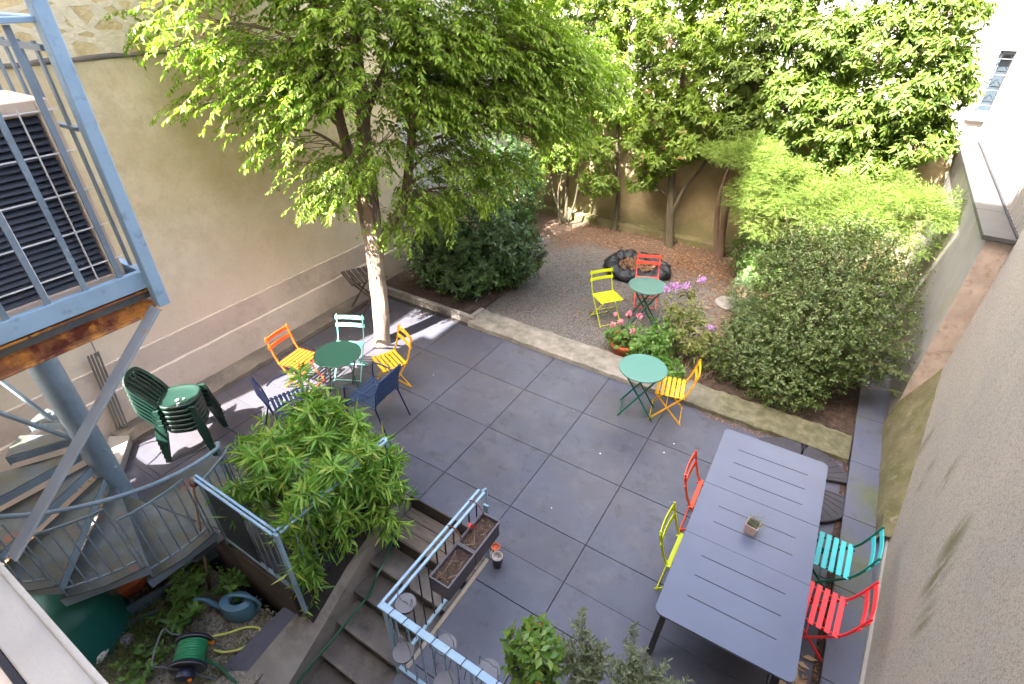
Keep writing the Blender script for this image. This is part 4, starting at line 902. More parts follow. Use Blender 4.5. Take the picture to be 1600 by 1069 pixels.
def rock(name, c, r, m, label, cat='stone'):
    b = MB(); n = 14; vs = []; 
    for j in range(8):
        for k in range(n):
            ph = math.pi*j/7; a = 2*math.pi*k/n; q = 1+.12*math.sin(3*a+j)+.1*math.sin(5*ph+a*2)
            vs.append((c[0]+r[0]*q*math.sin(ph)*math.cos(a), c[1]+r[1]*q*math.sin(ph)*math.sin(a), c[2]+r[2]*math.cos(ph)))
    b.add(vs, [(j*n+k, (j+1)*n+k, (j+1)*n+(k+1) % n, j*n+(k+1) % n) for j in range(7) for k in range(n)]); tag(b.build(name, m, smooth='auto'), label, cat)
rock('white_block', (-4.76, .09, -.64), (.16, .11, .09), 'white', 'chalky white block leaning on the metal edging')
rock('grey_stone', (-4.60, .28, -.66), (.07, .06, .05), mat('violet_grey_stone', srgb('8a86a0'), .7, var=.2), 'violet grey stone next to the white block')
b = MB(); b.box(-6.2, -5.5, -.25, .35, -.32, -.27); tag(b.build('pale_slab', 'palestone', bevel=.008), 'pale stone slab behind the green barrel', 'slab')
LV = Leaves()
for i in range(500):
    LV.add((rnd.uniform(-6.25, -5.75), rnd.uniform(.0, .32), -.27+rnd.rand()*.08), rnd.normal(0, 1, 3)*(1, 1, .3), unit(rnd.normal(0, .5, 3)+(0, 0, 1)), rnd.uniform(.04, .07), rnd.uniform(.02, .03))
for k in range(30):
    th = R(-78); r = 1.25*rnd.rand(); LV.add((-5.56+r*math.cos(th)+rnd.normal(0, .015), 1.02+r*math.sin(th)+rnd.normal(0, .015), .53), rnd.normal(0, 1, 3)*(1, 1, .3), unit(rnd.normal(0, .5, 3)+(0, 0, 1)), .05, .025)
LV.build('leaf_litter', L_deadpale, None, LEAF2, kind='stuff')
# watering can
wc = thing('watering_can', 'dusty blue plastic watering can lying in the herb bed', 'watering can', (-3.93, 1.06, -.70), R(30)); wc.scale = (1.12, 1.12, 1.12)
b = MB(); vs = []; n = 32; prof = [(.115, 0), (.125, .03), (.125, .16), (.115, .19), (.075, .205), (.065, .215), (.055, .21), (.06, .18), (.10, .16), (.10, .03)]
for r, z in prof:
    for k in range(n):
        a = 2*math.pi*k/n; vs.append((r*1.25*math.cos(a)+(.015 if z > .2 else 0), r*.85*math.sin(a), z))
b.add(vs, [(j*n+k, j*n+(k+1) % n, (j+1)*n+(k+1) % n, (j+1)*n+k) for j in range(len(prof)-1) for k in range(n)]+[tuple(range(n))[::-1], tuple((len(prof)-1)*n+k for k in range(n))]); b.build('body', 'canblue', wc, smooth='auto')
MB().tube(smooth_path([(-.12, 0, .05), (-.20, 0, .10), (-.28, 0, .19), (-.36, -.01, .21), (-.385, -.01, .20)], 5), [.022]*10+[.016]*11, 12).build('spout', 'canblue', wc, smooth='auto')
MB().tube(smooth_path([(-.05, 0, .20), (-.03, 0, .27), (.08, 0, .29), (.18, 0, .24), (.21, 0, .15), (.17, 0, .07), (.14, 0, .05)], 5), .015, 12).build('handle', 'canblue', wc, smooth='auto')
# hose reel
hr_ = thing('hose_reel', 'hose reel with green hose, navy discs and orange crank', 'hose reel', (-3.80, .52, -.70), R(0))
AX = Vector((.62, -.70, -.10)).normalized(); c0 = Vector((0, 0, .25))
for s_, nm in ((-.115, 'drum_disc'), (.115, 'drum_disc')):
    b = MB(); b.lathe([(.03, -.008), (.145, -.008), (.155, -.012), (.165, 0), (.155, .012), (.145, .008), (.03, .008)], c0+AX*s_, 40, AX); b.build(nm, 'reelblue', hr_, smooth='auto')
    b = MB(); b.lathe([(.150, .010), (.158, .010), (.158, .016), (.150, .016), (.150, .010)], c0+AX*s_, 40, AX); b.build('disc_rim', 'reelgrey', hr_)
hb = MB(); pts = []; q = AX.to_track_quat('Z', 'Y')
for i in range(8*20):
    a = 2*math.pi*i/20; pts.append(c0+q @ Vector((.118*math.cos(a), .118*math.sin(a), -.09+.18*i/160)))
hb.tube(pts, .0125, 7)
hb.lathe([(.105, -.1), (.105, .1)], c0, 24, AX); hb.build('hose_coil', 'hose', hr_, smooth='auto')
b = MB()
for s_ in (-.14, .14):
    e = c0+AX*s_; pp_ = Vector((-AX.y, AX.x, 0)).normalized()
    b.tube([e+pp_*.17+Vector((0, 0, -.24)), e, e-pp_*.17+Vector((0, 0, -.24))], .009, 6)
b.build('stand', 'reelgrey', hr_)
pp_ = Vector((-AX.y, AX.x, 0)).normalized()
h0, h1 = c0-AX*.14, c0+AX*.14
MB().tube(smooth_path([h1+pp_*.0, h1-pp_*.16+Vector((0, 0, .12)), h1-pp_*.22+Vector((0, 0, .20)), h0-pp_*.22+Vector((0, 0, .20)), h0-pp_*.16+Vector((0, 0, .12)), h0], 5), .008, 6).build('carry_handle', 'reelgrey', hr_, smooth='auto')
MB().bar(h1+AX*.03-pp_*.08, h1+AX*.03+pp_*.06, .025, .05).bar(h1+pp_*.05, h1+AX*.10+pp_*.05, .03, .03).build('crank', 'reelorange', hr_, bevel=.006)
MB().lathe([(.0, .0), (.07, .0), (.085, .03), (.08, .07), (0, .09)], h1+AX*.005, 24, AX).build('hub', 'reelblue', hr_, smooth='auto')
b = MB(); b.lathe([(.018, 0), (.018, .05)], h0+Vector((.10, .05, -.06)), 12, (1, .6, 0)); b.build('connector', 'reelorange', hr_)
b = MB(); b.tube(smooth_path([(-3.86, .70, -.52), (-3.80, .85, -.62), (-3.74, .98, -.67), (-3.62, 1.05, -.68), (-3.54, .97, -.66), (-3.58, .82, -.64), (-3.70, .72, -.66), (-3.80, .68, -.66)], 8), .011, 8)
tag(b.build('yellow_hose', 'hoseyellow', smooth='auto'), 'yellow hose looping beside the reel and the watering can', 'hose')
b = MB(); b.tube(smooth_path([(-3.78, .55, -.55), (-3.60, .61, -.62), (-3.40, .62, -.70), (-3.14, .68, -.82), (-3.0, .82, -.90), (-2.97, 1.05, -.80), (-2.89, 1.30, -.64), (-2.83, 1.56, -.49), (-2.84, 1.80, -.48), (-2.82, 1.95, -.30), (-2.86, 2.10, -.30), (-2.9, 2.32, -.14), (-3.05, 2.5, -.10)], 8), .0125, 8)
tag(b.build('garden_hose', 'hosedark', smooth='auto'), 'dark green garden hose snaking up the concrete steps', 'hose')
b = MB(); b.tube([(-4.41, 1.02, -.72), (-4.33, 1.15, .1), (-4.24, 1.28, .93)], .014, 7); st_ = b.build('wooden_stake', 'bamboo', smooth=True); tag(st_, 'tall wooden stake tied to the spiral rail end', 'stake')
b = MB()
for i in range(3): b.tube([(-4.24+.035*math.cos(a), 1.28+.035*math.sin(a), .86+.012*i+.004*math.sin(3*a)) for a in np.linspace(0, 6.28, 14)], .008, 5)
tag(b.build('rope_knot', 'rope'), 'brown rope knot holding the stake to the fence corner', 'rope')
b = MB(); b.tube([(-4.42, 1.98, .05), (-4.04, 2.2, .42)], .055, 20, False); b.tube([(-4.04, 2.2, .42), (-4.42, 1.98, .05)], .05, 20, False)
tag(b.build('metal_pipe', 'pipe', smooth=True), 'short open grey metal pipe poking out of the oleanders', 'pipe')
#@@PART4
# ================================================================ VEGETATION
# --- main tree
tr = thing('main_tree', 'big multi-limbed tree with pale flaking bark and hanging green leaves, left of centre', 'tree', group='x'); del tr['group']
b = MB(); b.tube(smooth_path([(-5.40, 4.80, -.05), (-5.38, 4.80, .12), (-5.34, 4.83, .64), (-5.32, 4.845, 1.18), (-5.31, 4.85, 1.63), (-5.31, 4.85, 1.95), (-5.29, 4.87, 2.3), (-5.27, 4.89, 2.7)], 5), [.20, .165, .145, .13, .125]+[.12]*6+[.118]*6+[.125]*5+[.135]*4+[.14, .14, .135, .13, .125, .12, .115, .11, .10, .095], 18)
for i in range(0, len(b.v)):
    v = b.v[i]; a = math.atan2(v[1]-4.84, v[0]+5.33); k = 1+.06*math.sin(3*a+v[2]*2)+.04*math.sin(7*a+v[2]*5); b.v[i] = (-5.33+(v[0]+5.33)*k, 4.84+(v[1]-4.84)*k, v[2])
b.build('trunk', 'treebark', tr, smooth='auto')
limbs = [([(-5.33, 4.83, 1.9), (-5.37, 4.78, 2.4), (-5.40, 4.75, 2.9), (-5.44, 4.71, 3.5), (-5.45, 4.69, 4.17), (-5.47, 4.66, 5.4)], .085, .04),
         ([(-5.31, 4.86, 1.85), (-5.28, 4.88, 2.65), (-5.25, 4.92, 3.2), (-5.22, 4.95, 3.56), (-5.21, 4.96, 4.16), (-5.1, 5.1, 5.6)], .11, .045),
         ([(-5.24, 4.93, 3.1), (-5.19, 4.98, 3.41), (-5.03, 5.17, 3.83), (-4.85, 5.4, 4.3), (-4.6, 5.7, 5.1)], .05, .025),
         ([(-5.30, 4.88, 1.5), (-5.21, 4.97, 1.75), (-5.01, 5.19, 2.18), (-4.90, 5.31, 2.77), (-4.82, 5.41, 3.53), (-4.74, 5.5, 4.53), (-4.6, 5.6, 5.5)], .075, .04)]
for pts, r0, r1 in limbs:
    q = smooth_path(pts, 6); MB().tube(q, [r0+(r1-r0)*i/(len(q)-1) for i in range(len(q))], 10).build('limb', 'treebark', tr, smooth='auto')
lobes = [((-6.05, 3.75, 4.35), (.55, .7, .30)), ((-6.15, 3.65, 3.62), (.42, .5, .16)), ((-5.95, 4.0, 4.0), (.55, .6, .35)), ((-5.85, 4.15, 3.25), (.50, .5, .28)), ((-5.65, 4.45, 2.85), (.42, .45, .25)),
         ((-5.55, 4.5, 3.8), (.5, .5, .4)), ((-5.2, 4.9, 4.4), (.7, .7, .45)), ((-5.3, 4.7, 2.75), (.35, .35, .25)), ((-4.98, 5.15, 1.98), (.38, .42, .16)), ((-4.8, 5.3, 2.4), (.40, .4, .2)),
         ((-4.6, 5.6, 4.15), (.7, .7, .4)), ((-4.4, 5.85, 3.45), (.6, .6, .35)), ((-4.55, 5.7, 2.85), (.45, .5, .25)), ((-4.1, 6.2, 4.15), (.7, .8, .4)), ((-3.95, 6.35, 3.45), (.65, .7, .35)), ((-4.2, 6.1, 2.65), (.5, .5, .22)),
         ((-3.7, 6.65, 3.95), (.6, .7, .4)), ((-3.6, 6.75, 3.1), (.5, .6, .25)), ((-3.3, 7.15, 3.6), (.42, .6, .35)), ((-5.0, 5.6, 5.0), (1.3, 1.3, .6)), ((-5.8, 4.4, 5.0), (.9, .9, .5)), ((-4.2, 6.4, 4.9), (1.1, 1.1, .5)), ((-5.1, 5.9, 3.6), (.6, .8, .5)), ((-4.75, 5.45, 2.15), (.32, .32, .2)), ((-5.55, 4.45, 2.45), (.3, .3, .2)), ((-5.75, 4.3, 3.6), (.5, .5, .35)), ((-5.05, 5.0, 3.0), (.4, .4, .3)), ((-5.2, 4.7, 3.7), (.5, .45, .35)), ((-4.7, 5.4, 3.5), (.5, .5, .35)), ((-4.35, 5.75, 2.35), (.38, .38, .16))]
LV = Leaves(); TW = MB()
allp = [(np.array(p), r0) for pts, r0, r1 in limbs for p in smooth_path(pts, 4)]
for ci, (c, r) in enumerate(lobes):
    c = np.array(c); best = min(allp, key=lambda a: np.linalg.norm(a[0]-(c+(0, 0, -.45))))[0]
    mid = (best+c)/2+(0, 0, .12); bp = smooth_path([best, mid, c], 5)
    TW.tube(bp, [.028-.0022*i for i in range(len(bp))], 6)
    n = int(150*(r[0]*r[1]*max(.22, r[2]))/(.6*.6*.35)*1.45)
    for i in range(int(max(48, min(n, 460))*(.40 if c[0] < -5.55 and c[2] < 4.6 else 1))):
        p, q = inell(c, r, .35); out = unit(p-np.array((-5.1, 5.0, 3.2)))
        d = unit(out*(1, 1, .25)+rnd.normal(0, .45, 3)*(1, 1, .5)); 
        if i % 5 == 0:
            tb = np.array(bp[rnd.randint(2, len(bp))]); TW.tube([tb, tb+(p-tb)*.55+rnd.normal(0, .06, 3), p], [.007, .005, .003], 3, False)
        spray(LV, TW if i % 2 else None, p, d, rnd.uniform(.25, .45), 16, .078, .031, 1.1, jit=.30)
TW.build('branches', 'darkbark', tr); LV.build('foliage', L_main, tr, LEAFN)
# --- trees along the back wall
def backtree(label, stems, lobes, mat_, L=.13, W=.042, bark='greenbark', dens=1., name='wall_tree', group='slender trees along the back wall', red=0):
    t = thing(name, label, 'tree', (stems[0][0][0], stems[0][0][1], 0), 0, group); off = np.array((stems[0][0][0], stems[0][0][1], 0))
    b = MB(); pts_all = []
    for s_ in stems:
        q = smooth_path([np.array(p)-off for p in s_[:-1]], 6); r0 = s_[-1]; b.tube(q, [r0*(1-.65*i/(len(q)-1)) for i in range(len(q))], 9); pts_all += [np.array(x) for x in q[len(q)//3:]]
    b.build('trunk', bark, t, smooth='auto')
    LV = Leaves(); TW = MB(); LR = Leaves()
    for c, r in lobes:
        c = np.array(c)-off; r = np.array(r)
        best = min(pts_all, key=lambda a: np.linalg.norm(a-(c-(0, 0, .4)))); m_ = (best+c)/2+(0, 0, .1)
        TW.tube([best, m_, c], [.022, .015, .010], 6)
        n = int(dens*92*(r[0]*r[1]*r[2]/(.5*.5*.5))**.8)+8
        for i in range(n):
            p, q = inell(c, r, .5); ax_ = unit(unit(q)*.9+(0, 0, .45)+rnd.normal(0, .3, 3))
            if i % 2 == 0: TW.tube([c+(p-c)*.3, p-ax_*.06, p], [.007, .005, .003], 3, False)
            for kk in range(2):
                whorl(LV, p+rnd.normal(0, .05, 3)*kk, ax_, 9, L, W, .9, .55)
            if rnd.rand() < red*3: whorl(LR, p+rnd.normal(0, .08, 3), ax_, 2, L*.8, W*.8, .9, .8)
    TW.build('branches', 'darkbark', t); LV.build('foliage', mat_, t, LEAF2)
    if red and LR.p: LR.build('reddish_leaves', L_redleaf, t, LEAF2)
backtree('thin multi-stemmed tree in the dark left corner by the back wall', [[(-5.26, 10.77, 0), (-5.28, 10.8, .9), (-5.3, 10.8, 1.9), (-5.4, 10.8, 3.2), .045], [(-5.2, 10.75, 0), (-5.0, 10.7, .7), (-4.95, 10.7, 1.6), .03], [(-5.3, 10.78, 0), (-5.6, 10.7, .8), (-5.7, 10.7, 1.8), .03], [(-5.3, 10.6, 0), (-5.35, 10.5, .8), (-5.2, 10.5, 1.5), .025]],
         [((-5.3, 10.6, 1.7), (.45, .4, .5)), ((-5.7, 10.5, 2.3), (.5, .5, .5)), ((-5.1, 10.6, 2.9), (.55, .45, .5)), ((-5.6, 10.6, 3.7), (.6, .5, .6)), ((-5.2, 10.7, 4.6), (.6, .5, .6)), ((-4.8, 10.9, 3.7), (.5, .4, .5)), ((-4.7, 10.9, 4.5), (.6, .5, .5)), ((-6.1, 10.7, 4.4), (.6, .5, .7)), ((-5.9, 10.6, 3.0), (.5, .5, .5)), ((-5.9, 10.3, 1.3), (.35, .4, .4))], L_back2, .11, .037, dens=1.25, red=.03)
backtree('slim straight tree second from the left along the back wall', [[(-4.12, 11.0, 0), (-4.13, 11.0, .9), (-4.25, 10.95, 1.8), (-4.3, 10.9, 2.8), (-4.3, 10.9, 4.2), .055], [(-4.2, 10.95, 1.3), (-4.5, 10.8, 1.9), (-4.6, 10.8, 2.4), .02]],
         [((-4.45, 10.6, 1.15), (.42, .3, .3)), ((-4.55, 10.7, 1.75), (.4, .35, .3)), ((-4.3, 10.8, 2.6), (.45, .4, .35)), ((-4.4, 10.8, 3.4), (.6, .5, .5)), ((-4.1, 10.8, 4.2), (.6, .5, .5)), ((-4.4, 10.9, 5.0), (.6, .5, .5))], L_back2, .12, .040, dens=1.35, red=.06)
backtree('tree with a thick straight trunk and side branch in the middle of the back wall', [[(-2.79, 10.85, -.02), (-2.86, 10.85, .5), (-2.95, 10.85, 1.2), (-3.02, 10.85, 1.8), (-3.1, 10.85, 2.5), (-3.1, 10.85, 4.4), .10], [(-2.84, 10.84, .75), (-2.68, 10.84, 1.3), (-2.38, 10.84, 1.9), (-2.35, 10.84, 2.9), (-2.3, 10.8, 3.8), .045]],
         [((-3.35, 10.6, 1.75), (.42, .35, .30)), ((-3.5, 10.6, 1.35), (.3, .25, .18)), ((-2.75, 10.6, 2.15), (.5, .4, .3)), ((-3.4, 10.7, 2.6), (.55, .45, .4)), ((-2.5, 10.7, 2.8), (.5, .4, .35)), ((-3.0, 10.8, 3.3), (.65, .5, .45)), ((-3.5, 10.8, 3.9), (.6, .5, .5)), ((-2.6, 10.8, 3.9), (.6, .5, .5)), ((-3.1, 10.9, 4.8), (.8, .6, .5)), ((-3.75, 10.85, 3.05), (.42, .3, .38)), ((-3.7, 10.7, 2.1), (.35, .3, .25)), ((-2.2, 10.9, 4.5), (.5, .4, .5)), ((-2.1, 10.8, 2.15), (.3, .3, .22))], L_back2, .125, .042, dens=1.5, red=.05)
backtree('large sunlit broad-leaved tree over the back wall, upper right', [[(-.35, 10.85, 0), (-.4, 10.85, 1.), (-.5, 10.9, 2.2), (-.5, 11.0, 3.4), (-.4, 11.0, 4.8), .09], [(-.2, 10.8, 0), (0, 10.85, 1.4), (.3, 10.9, 2.8), (.5, 10.9, 4.2), .07], [(-.5, 10.85, .3), (-1.1, 10.9, 2), (-1.4, 10.9, 3.2), (-1.5, 10.9, 4.3), .06]],
         [((-1.75, 10.6, 2.55), (.45, .4, .4)), ((-1.2, 10.5, 2.2), (.5, .4, .35)), ((-.5, 10.4, 1.95), (.5, .4, .35)), ((.2, 10.5, 2.3), (.5, .45, .4)), ((.75, 10.6, 2.75), (.45, .45, .4)), ((-1.8, 10.7, 3.4), (.5, .5, .5)), ((-1.1, 10.5, 3.1), (.55, .5, .5)), ((-.4, 10.4, 2.9), (.6, .5, .5)), ((.3, 10.5, 3.3), (.55, .5, .5)), ((.8, 10.6, 3.5), (.35, .45, .45)),
          ((-1.7, 10.7, 4.2), (.55, .5, .5)), ((-.9, 10.6, 4.0), (.6, .5, .5)), ((-.2, 10.5, 4.0), (.6, .5, .5)), ((.5, 10.6, 4.25), (.5, .5, .5)), ((-1.95, 10.9, 3.0), (.4, .4, .5)), ((.1, 10.8, 2.75), (.5, .4, .4)), ((-.75, 10.8, 3.5), (.5, .4, .5)), ((.75, 10.8, 3.1), (.35, .3, .4)), ((-1.2, 10.8, 5.0), (.8, .6, .5)), ((0, 10.8, 5.0), (.8, .6, .5))], L_back, .13, .044, dens=1.6, name='broad_leaved_tree', group=None or 'slender trees along the back wall')
# golden hedge beyond the wall
gh = thing('golden_hedge', 'yellow leaved hedge glimpsed above the back wall coping', 'hedge', (-3.4, 12.1, 0))
LV = Leaves()
for i in range(260):
    p, q = inell((0, 0, 2.5), (2.4, .35, .75), .3); whorl(LV, p, unit(q+(0, -.3, .5)), 9, .09, .04)
LV.build('foliage', L_yellowhedge, gh)
MB().tube([(-1, 0, 0), (-1, 0, 2.2)], .05, 8).tube([(1, 0, 0), (1, 0, 2.2)], .05, 8).build('stems', 'darkbark', gh)
# --- laurel bush left of the gravel
def bush(name, label, cat, loc, ells, mat_, n, L, W, k=8, tpl=LEAF2, group=None, stemr=.02, nst=7, spread=.9, droop=.15, shell=.75):
    t = thing(name, label, cat, loc, 0, group); LV = Leaves(); TW = MB(); off = np.array(loc); tot = sum(r[0]*r[1]+r[2]*(r[0]+r[1]) for c, r in ells)
    for c, r in ells:
        c = np.array(c)-off; r = np.array(r); m_ = int(n*(r[0]*r[1]+r[2]*(r[0]+r[1]))/tot)
        lump = rnd.normal(0, 1, (14, 3)); lump /= np.linalg.norm(lump, axis=1)[:, None]
        for i in range(m_):
            p, q = inell((0, 0, 0), (1, 1, 1), shell); u_ = unit(q); bmp = 1+.13*np.max(lump @ u_)**6+.06*rnd.normal()-.07
            p = c+p*r*bmp
            if p[2] < .03: p[2] = .03+rnd.rand()*.1
            ax_ = unit(u_/r*r.mean()+(0, 0, .4)+rnd.normal(0, .35, 3)); whorl(LV, p, ax_, k, L, W, spread, droop)
            if i % 16 == 0 and u_[2] > -.2:          # stray shoots breaking the outline
                sh = rnd.uniform(.08, .24)*min(1.2, r.mean()/.6); TW.tube([p, p+ax_*sh], [.004, .002], 4, False)
                for q_ in (.35, .7, 1.): whorl(LV, p+ax_*sh*q_, ax_, max(4, k-3), L*.9, W*.9, spread, droop)
        for i in range(nst):
            p, q = inell(c, r*.8, .5); b0 = np.array((c[0]*.3+rnd.normal(0, .08), c[1]*.3+rnd.normal(0, .08), 0)); TW.tube(smooth_path([b0, (b0+p)/2+rnd.normal(0, .06, 3), p], 4), [stemr*(1-.09*i_) for i_ in range(9)], 5)
    TW.build('stems', 'darkbark', t); LV.build('foliage', mat_, t, tpl); return t
bush('laurel_bush', 'dense dark glossy laurel bush right of the main trunk', 'bush', (-5.15, 7.15, 0),
     [((-5.2, 7.1, 1.0), (1.0, .85, .92)), ((-5.75, 6.75, .7), (.65, .55, .75)), ((-4.75, 7.5, .7), (.6, .6, .7)), ((-5.3, 6.7, .5), (.7, .45, .5))], L_laurel, 2500, .095, .034, 9, group=None)
bush('laurel_bush', 'smaller dark bush in the shade behind the glossy laurel', 'bush', (-5.6, 8.7, 0), [((-5.7, 8.8, 1.3), (.7, .7, 1.2)), ((-5.9, 9.6, 1.0), (.6, .6, .9))], L_laurel, 950, .085, .03, 9)
# --- big small-leaved shrub right
bush('privet_shrub', 'huge small-leaved dark green shrub filling the right bed', 'shrub', (.2, 7.5, 0),
     [((.35, 7.9, 1.15), (.95, .9, .95)), ((.45, 7.2, .9), (.85, .6, .7)), ((-.25, 8.3, 1.1), (.55, .7, .75)), ((.55, 8.6, 1.3), (.7, .6, .75)), ((.15, 6.95, .6), (.7, .5, .45)), ((.75, 6.95, .85), (.45, .4, .4))], L_privet, 6400, .042, .021, 9, LEAFN, nst=12, stemr=.016, shell=.6, spread=.8)
bush('privet_shrub', 'low spreading small-leaved shrub in front, beside the mossy kerb', 'shrub', (-.3, 6.9, 0),
     [((-.45, 6.95, .38), (.62, .50, .40)), ((.1, 6.6, .30), (.55, .35, .32)), ((-.2, 7.4, .5), (.6, .5, .45))], L_privet, 2600, .042, .021, 9, LEAFN, nst=9, stemr=.012, shell=.6, spread=.8)
# loose branches at the right edge of the shrub
lb_ = thing('straggling_branch', 'thin leafy shoots reaching out over the right slab path', 'branch', (.9, 7.0, .3)); LV = Leaves(); TW = MB()
for i in range(26):
    p0 = np.array((rnd.uniform(-.1, .2), rnd.uniform(-.3, .4), rnd.uniform(.2, .9))); d = unit((1, rnd.uniform(-.5, .3), rnd.uniform(-.1, .5))); e = p0+d*rnd.uniform(.15, .42)
    TW.tube([p0, (p0+e)/2+(0, 0, .03), e], [.004, .003, .002], 4)
    for k in range(7): spray(LV, TW, p0+(e-p0)*rnd.uniform(.4, 1), d+rnd.normal(0, .5, 3), .10, 10, .03, .013, .5, stem_r=.0015)
TW.build('twigs', 'darkbark', lb_); LV.build('foliage', L_privet, lb_)
# --- feathery conifer on two leaning trunks
fc = thing('feathery_conifer', 'feathery yellow-green conifer spreading over the right shrubs on leaning twin trunks', 'tree', (-1.75, 10.9, 0)); off = np.array((-1.75, 10.9, 0))
for pts, r in (([(-1.72, 10.9, 0), (-1.78, 10.85, .6), (-1.75, 10.6, 1.3), (-1.45, 10.2, 2.0), (-1.0, 9.9, 2.3)], .075), ([(-1.8, 10.92, 0), (-1.95, 10.88, .8), (-1.95, 10.7, 1.5), (-1.8, 10.4, 2.1)], .06), ([(-1.45, 10.2, 1.9), (-.6, 9.7, 1.85), (.2, 9.4, 1.8), (1.0, 9.2, 1.8)], .04)):
    q = smooth_path([np.array(p)-off for p in pts], 6); MB().tube(q, [r*(1-.6*i/(len(q)-1)) for i in range(len(q))], 9).build('trunk', 'darkbark', fc, smooth='auto')
LV = Leaves(); TW = MB()
fl = [((-1.75, 9.9, 2.28), (.38, .5, .13)), ((-1.4, 9.8, 2.3), (.4, .5, .18)), ((-1.0, 9.6, 2.1), (.4, .5, .22)), ((-.6, 9.5, 1.98), (.45, .55, .22)), ((-.1, 9.4, 1.92), (.5, .6, .25)), ((.4, 9.4, 1.95), (.5, .6, .28)), ((.9, 9.4, 2.02), (.45, .6, .3)), ((1.15, 9.1, 1.85), (.22, .5, .4)), ((-1.3, 9.5, 1.75), (.35, .35, .35)), ((-.9, 9.2, 1.55), (.4, .3, .35)), ((.3, 9.0, 1.75), (.8, .4, .3))]
for k in range(46):
    c0_, r0_ = fl[rnd.randint(0, 11)]; u_ = rnd.uniform(-1, 1, 2); q_ = rnd.uniform(.07, .16)
    fl.append(((c0_[0]+u_[0]*r0_[0]*.9, c0_[1]+u_[1]*r0_[1]*.9, c0_[2]+r0_[2]*.75+rnd.uniform(-.02, .07)), (q_*1.3, q_*1.3, q_*.8)))
for c, r in fl:
    for i in range(int(820*(r[0]*r[1]+.1*r[2])/.2)):
        p, q = inell(np.array(c)-off, r, .55); d = unit(np.array((q[0]*.6-.05, q[1]*.5-.35, q[2]*.35+.12))+rnd.normal(0, .3, 3)*(1, 1, .5))
        for k in range(9):
            t = k/9*.13; s_ = 1 if k % 2 else -1; sd = unit(np.cross(d, (0, 0, 1)))
            LV.add(p+d*t, unit(d+sd*s_*.55+rnd.normal(0, .15, 3)), unit((0, 0, 1)+rnd.normal(0, .4, 3)), .040*rnd.uniform(.7, 1.2), .0060)
LV.build('foliage', L_feather, fc, LEAFN)
# light green bush by the conifer foot + small one by the stone disc
bush('young_laurel', 'light green glossy young laurel at the foot of the twin leaning trunks', 'bush', (-1.05, 10.2, 0), [((-1.05, 10.1, .55), (.42, .35, .42)), ((-.8, 9.8, .45), (.4, .35, .35))], leafmat('young_laurel_leaf', [(.08, .17, .04), (.14, .25, .06), (.22, .33, .10)], .25, .35), 420, .075, .03, 8)
bush('dwarf_conifer', 'small feathery green shrub beside the stone disc', 'shrub', (-.85, 8.75, 0), [((-.85, 8.75, .35), (.26, .26, .36)), ((-.65, 8.4, .25), (.3, .3, .25))], leafmat('dwarf_leaf', [(.10, .17, .07), (.15, .23, .10), (.2, .28, .14)], .2, .5), 640, .05, .010, 10, LEAFN)

# --- oleanders in black pots between fence and railing
def oleander(label, x, y, stems, n_side, Lf=.175, seed=0):
    t = thing('oleander', label, 'plant', (x, y, 0), 0, 'oleanders in black pots beside the steps'); LV = Leaves(); TW = MB()
    MB().lathe([(.12, 0), (.15, .26), (.16, .28), (.14, .28), (.13, .24), (0, .23)], n=28).build('pot', 'cupblack', t, smooth='auto')
    for (ex, ey, ez) in stems:
        e = np.array((ex-x, ey-y, ez)); p0 = np.array((rnd.normal(0, .04), rnd.normal(0, .04), .22)); m_ = p0*.5+e*.5+np.array((0, 0, .15 if ez > .3 else .45))
        q = smooth_path([p0, m_, e], 6); TW.tube(q, [.008*(1-.06*i) for i in range(len(q))], 5)
        for k in range(int(n_side*.66)):
            tt = rnd.uniform(.35, 1); i0 = int(tt*(len(q)-1.01)); b0 = np.array(q[i0]); d0 = unit(np.array(q[min(i0+1, len(q)-1)])-b0)
            d = unit(d0*.7+rnd.normal(0, .55, 3)+(0, 0, .1)); L2 = rnd.uniform(.10, .25); tip = b0+d*L2; TW.tube([b0, (b0+tip)/2, tip], [.004, .003, .002], 4, False)
            for w_ in range(5):
                whorl(LV, b0+d*L2*(.35+.65*w_/4), d, 4 if w_ < 4 else 6, Lf, .029, .85, .25)
        whorl(LV, e, unit(e-m_), 8, Lf, .029, .8, .2)
    TW.build('stems', 'greenbark', t); LV.build('foliage', L_oleander, t, LEAF2)
oleander('oleander nearest the round table, its shoots reaching highest', -3.72, 2.32, [(-4.02, 2.46, 1.42), (-3.85, 2.5, 1.32), (-3.78, 2.36, 1.15), (-3.6, 2.5, 1.0), (-3.5, 2.6, .95), (-3.85, 2.2, 1.0), (-3.35, 2.55, .85), (-3.25, 2.6, .7), (-4.05, 2.3, 1.05), (-3.6, 2.2, 1.0)], 13)
oleander('oleander behind the blue fence panel beside the grey pipe', -3.90, 1.85, [(-4.1, 1.75, .85), (-3.9, 1.7, .95), (-4.2, 1.9, .8), (-3.8, 1.9, 1.05), (-3.7, 1.7, .85), (-3.95, 2.0, 1.0), (-3.6, 1.85, 1.0), (-4.0, 1.55, .6), (-3.85, 1.45, .6)], 13)
oleander('oleander leaning over the steps side rail with drooping yellowish shoots', -3.42, 1.95, [(-3.3, 1.9, .95), (-3.2, 2.2, .8), (-3.3, 1.6, .75), (-3.1, 1.9, .6), (-3.15, 1.55, .45), (-3.08, 1.7, 1.02), (-3.1, 2.0, 1.08), (-3.15, 1.5, .95), (-3.0, 2.05, .40), (-3.1, 1.5, .1), (-3.2, 1.45, -.1), (-3.4, 1.45, .55), (-2.95, 2.25, .55), (-3.0, 1.8, .25)], 13)
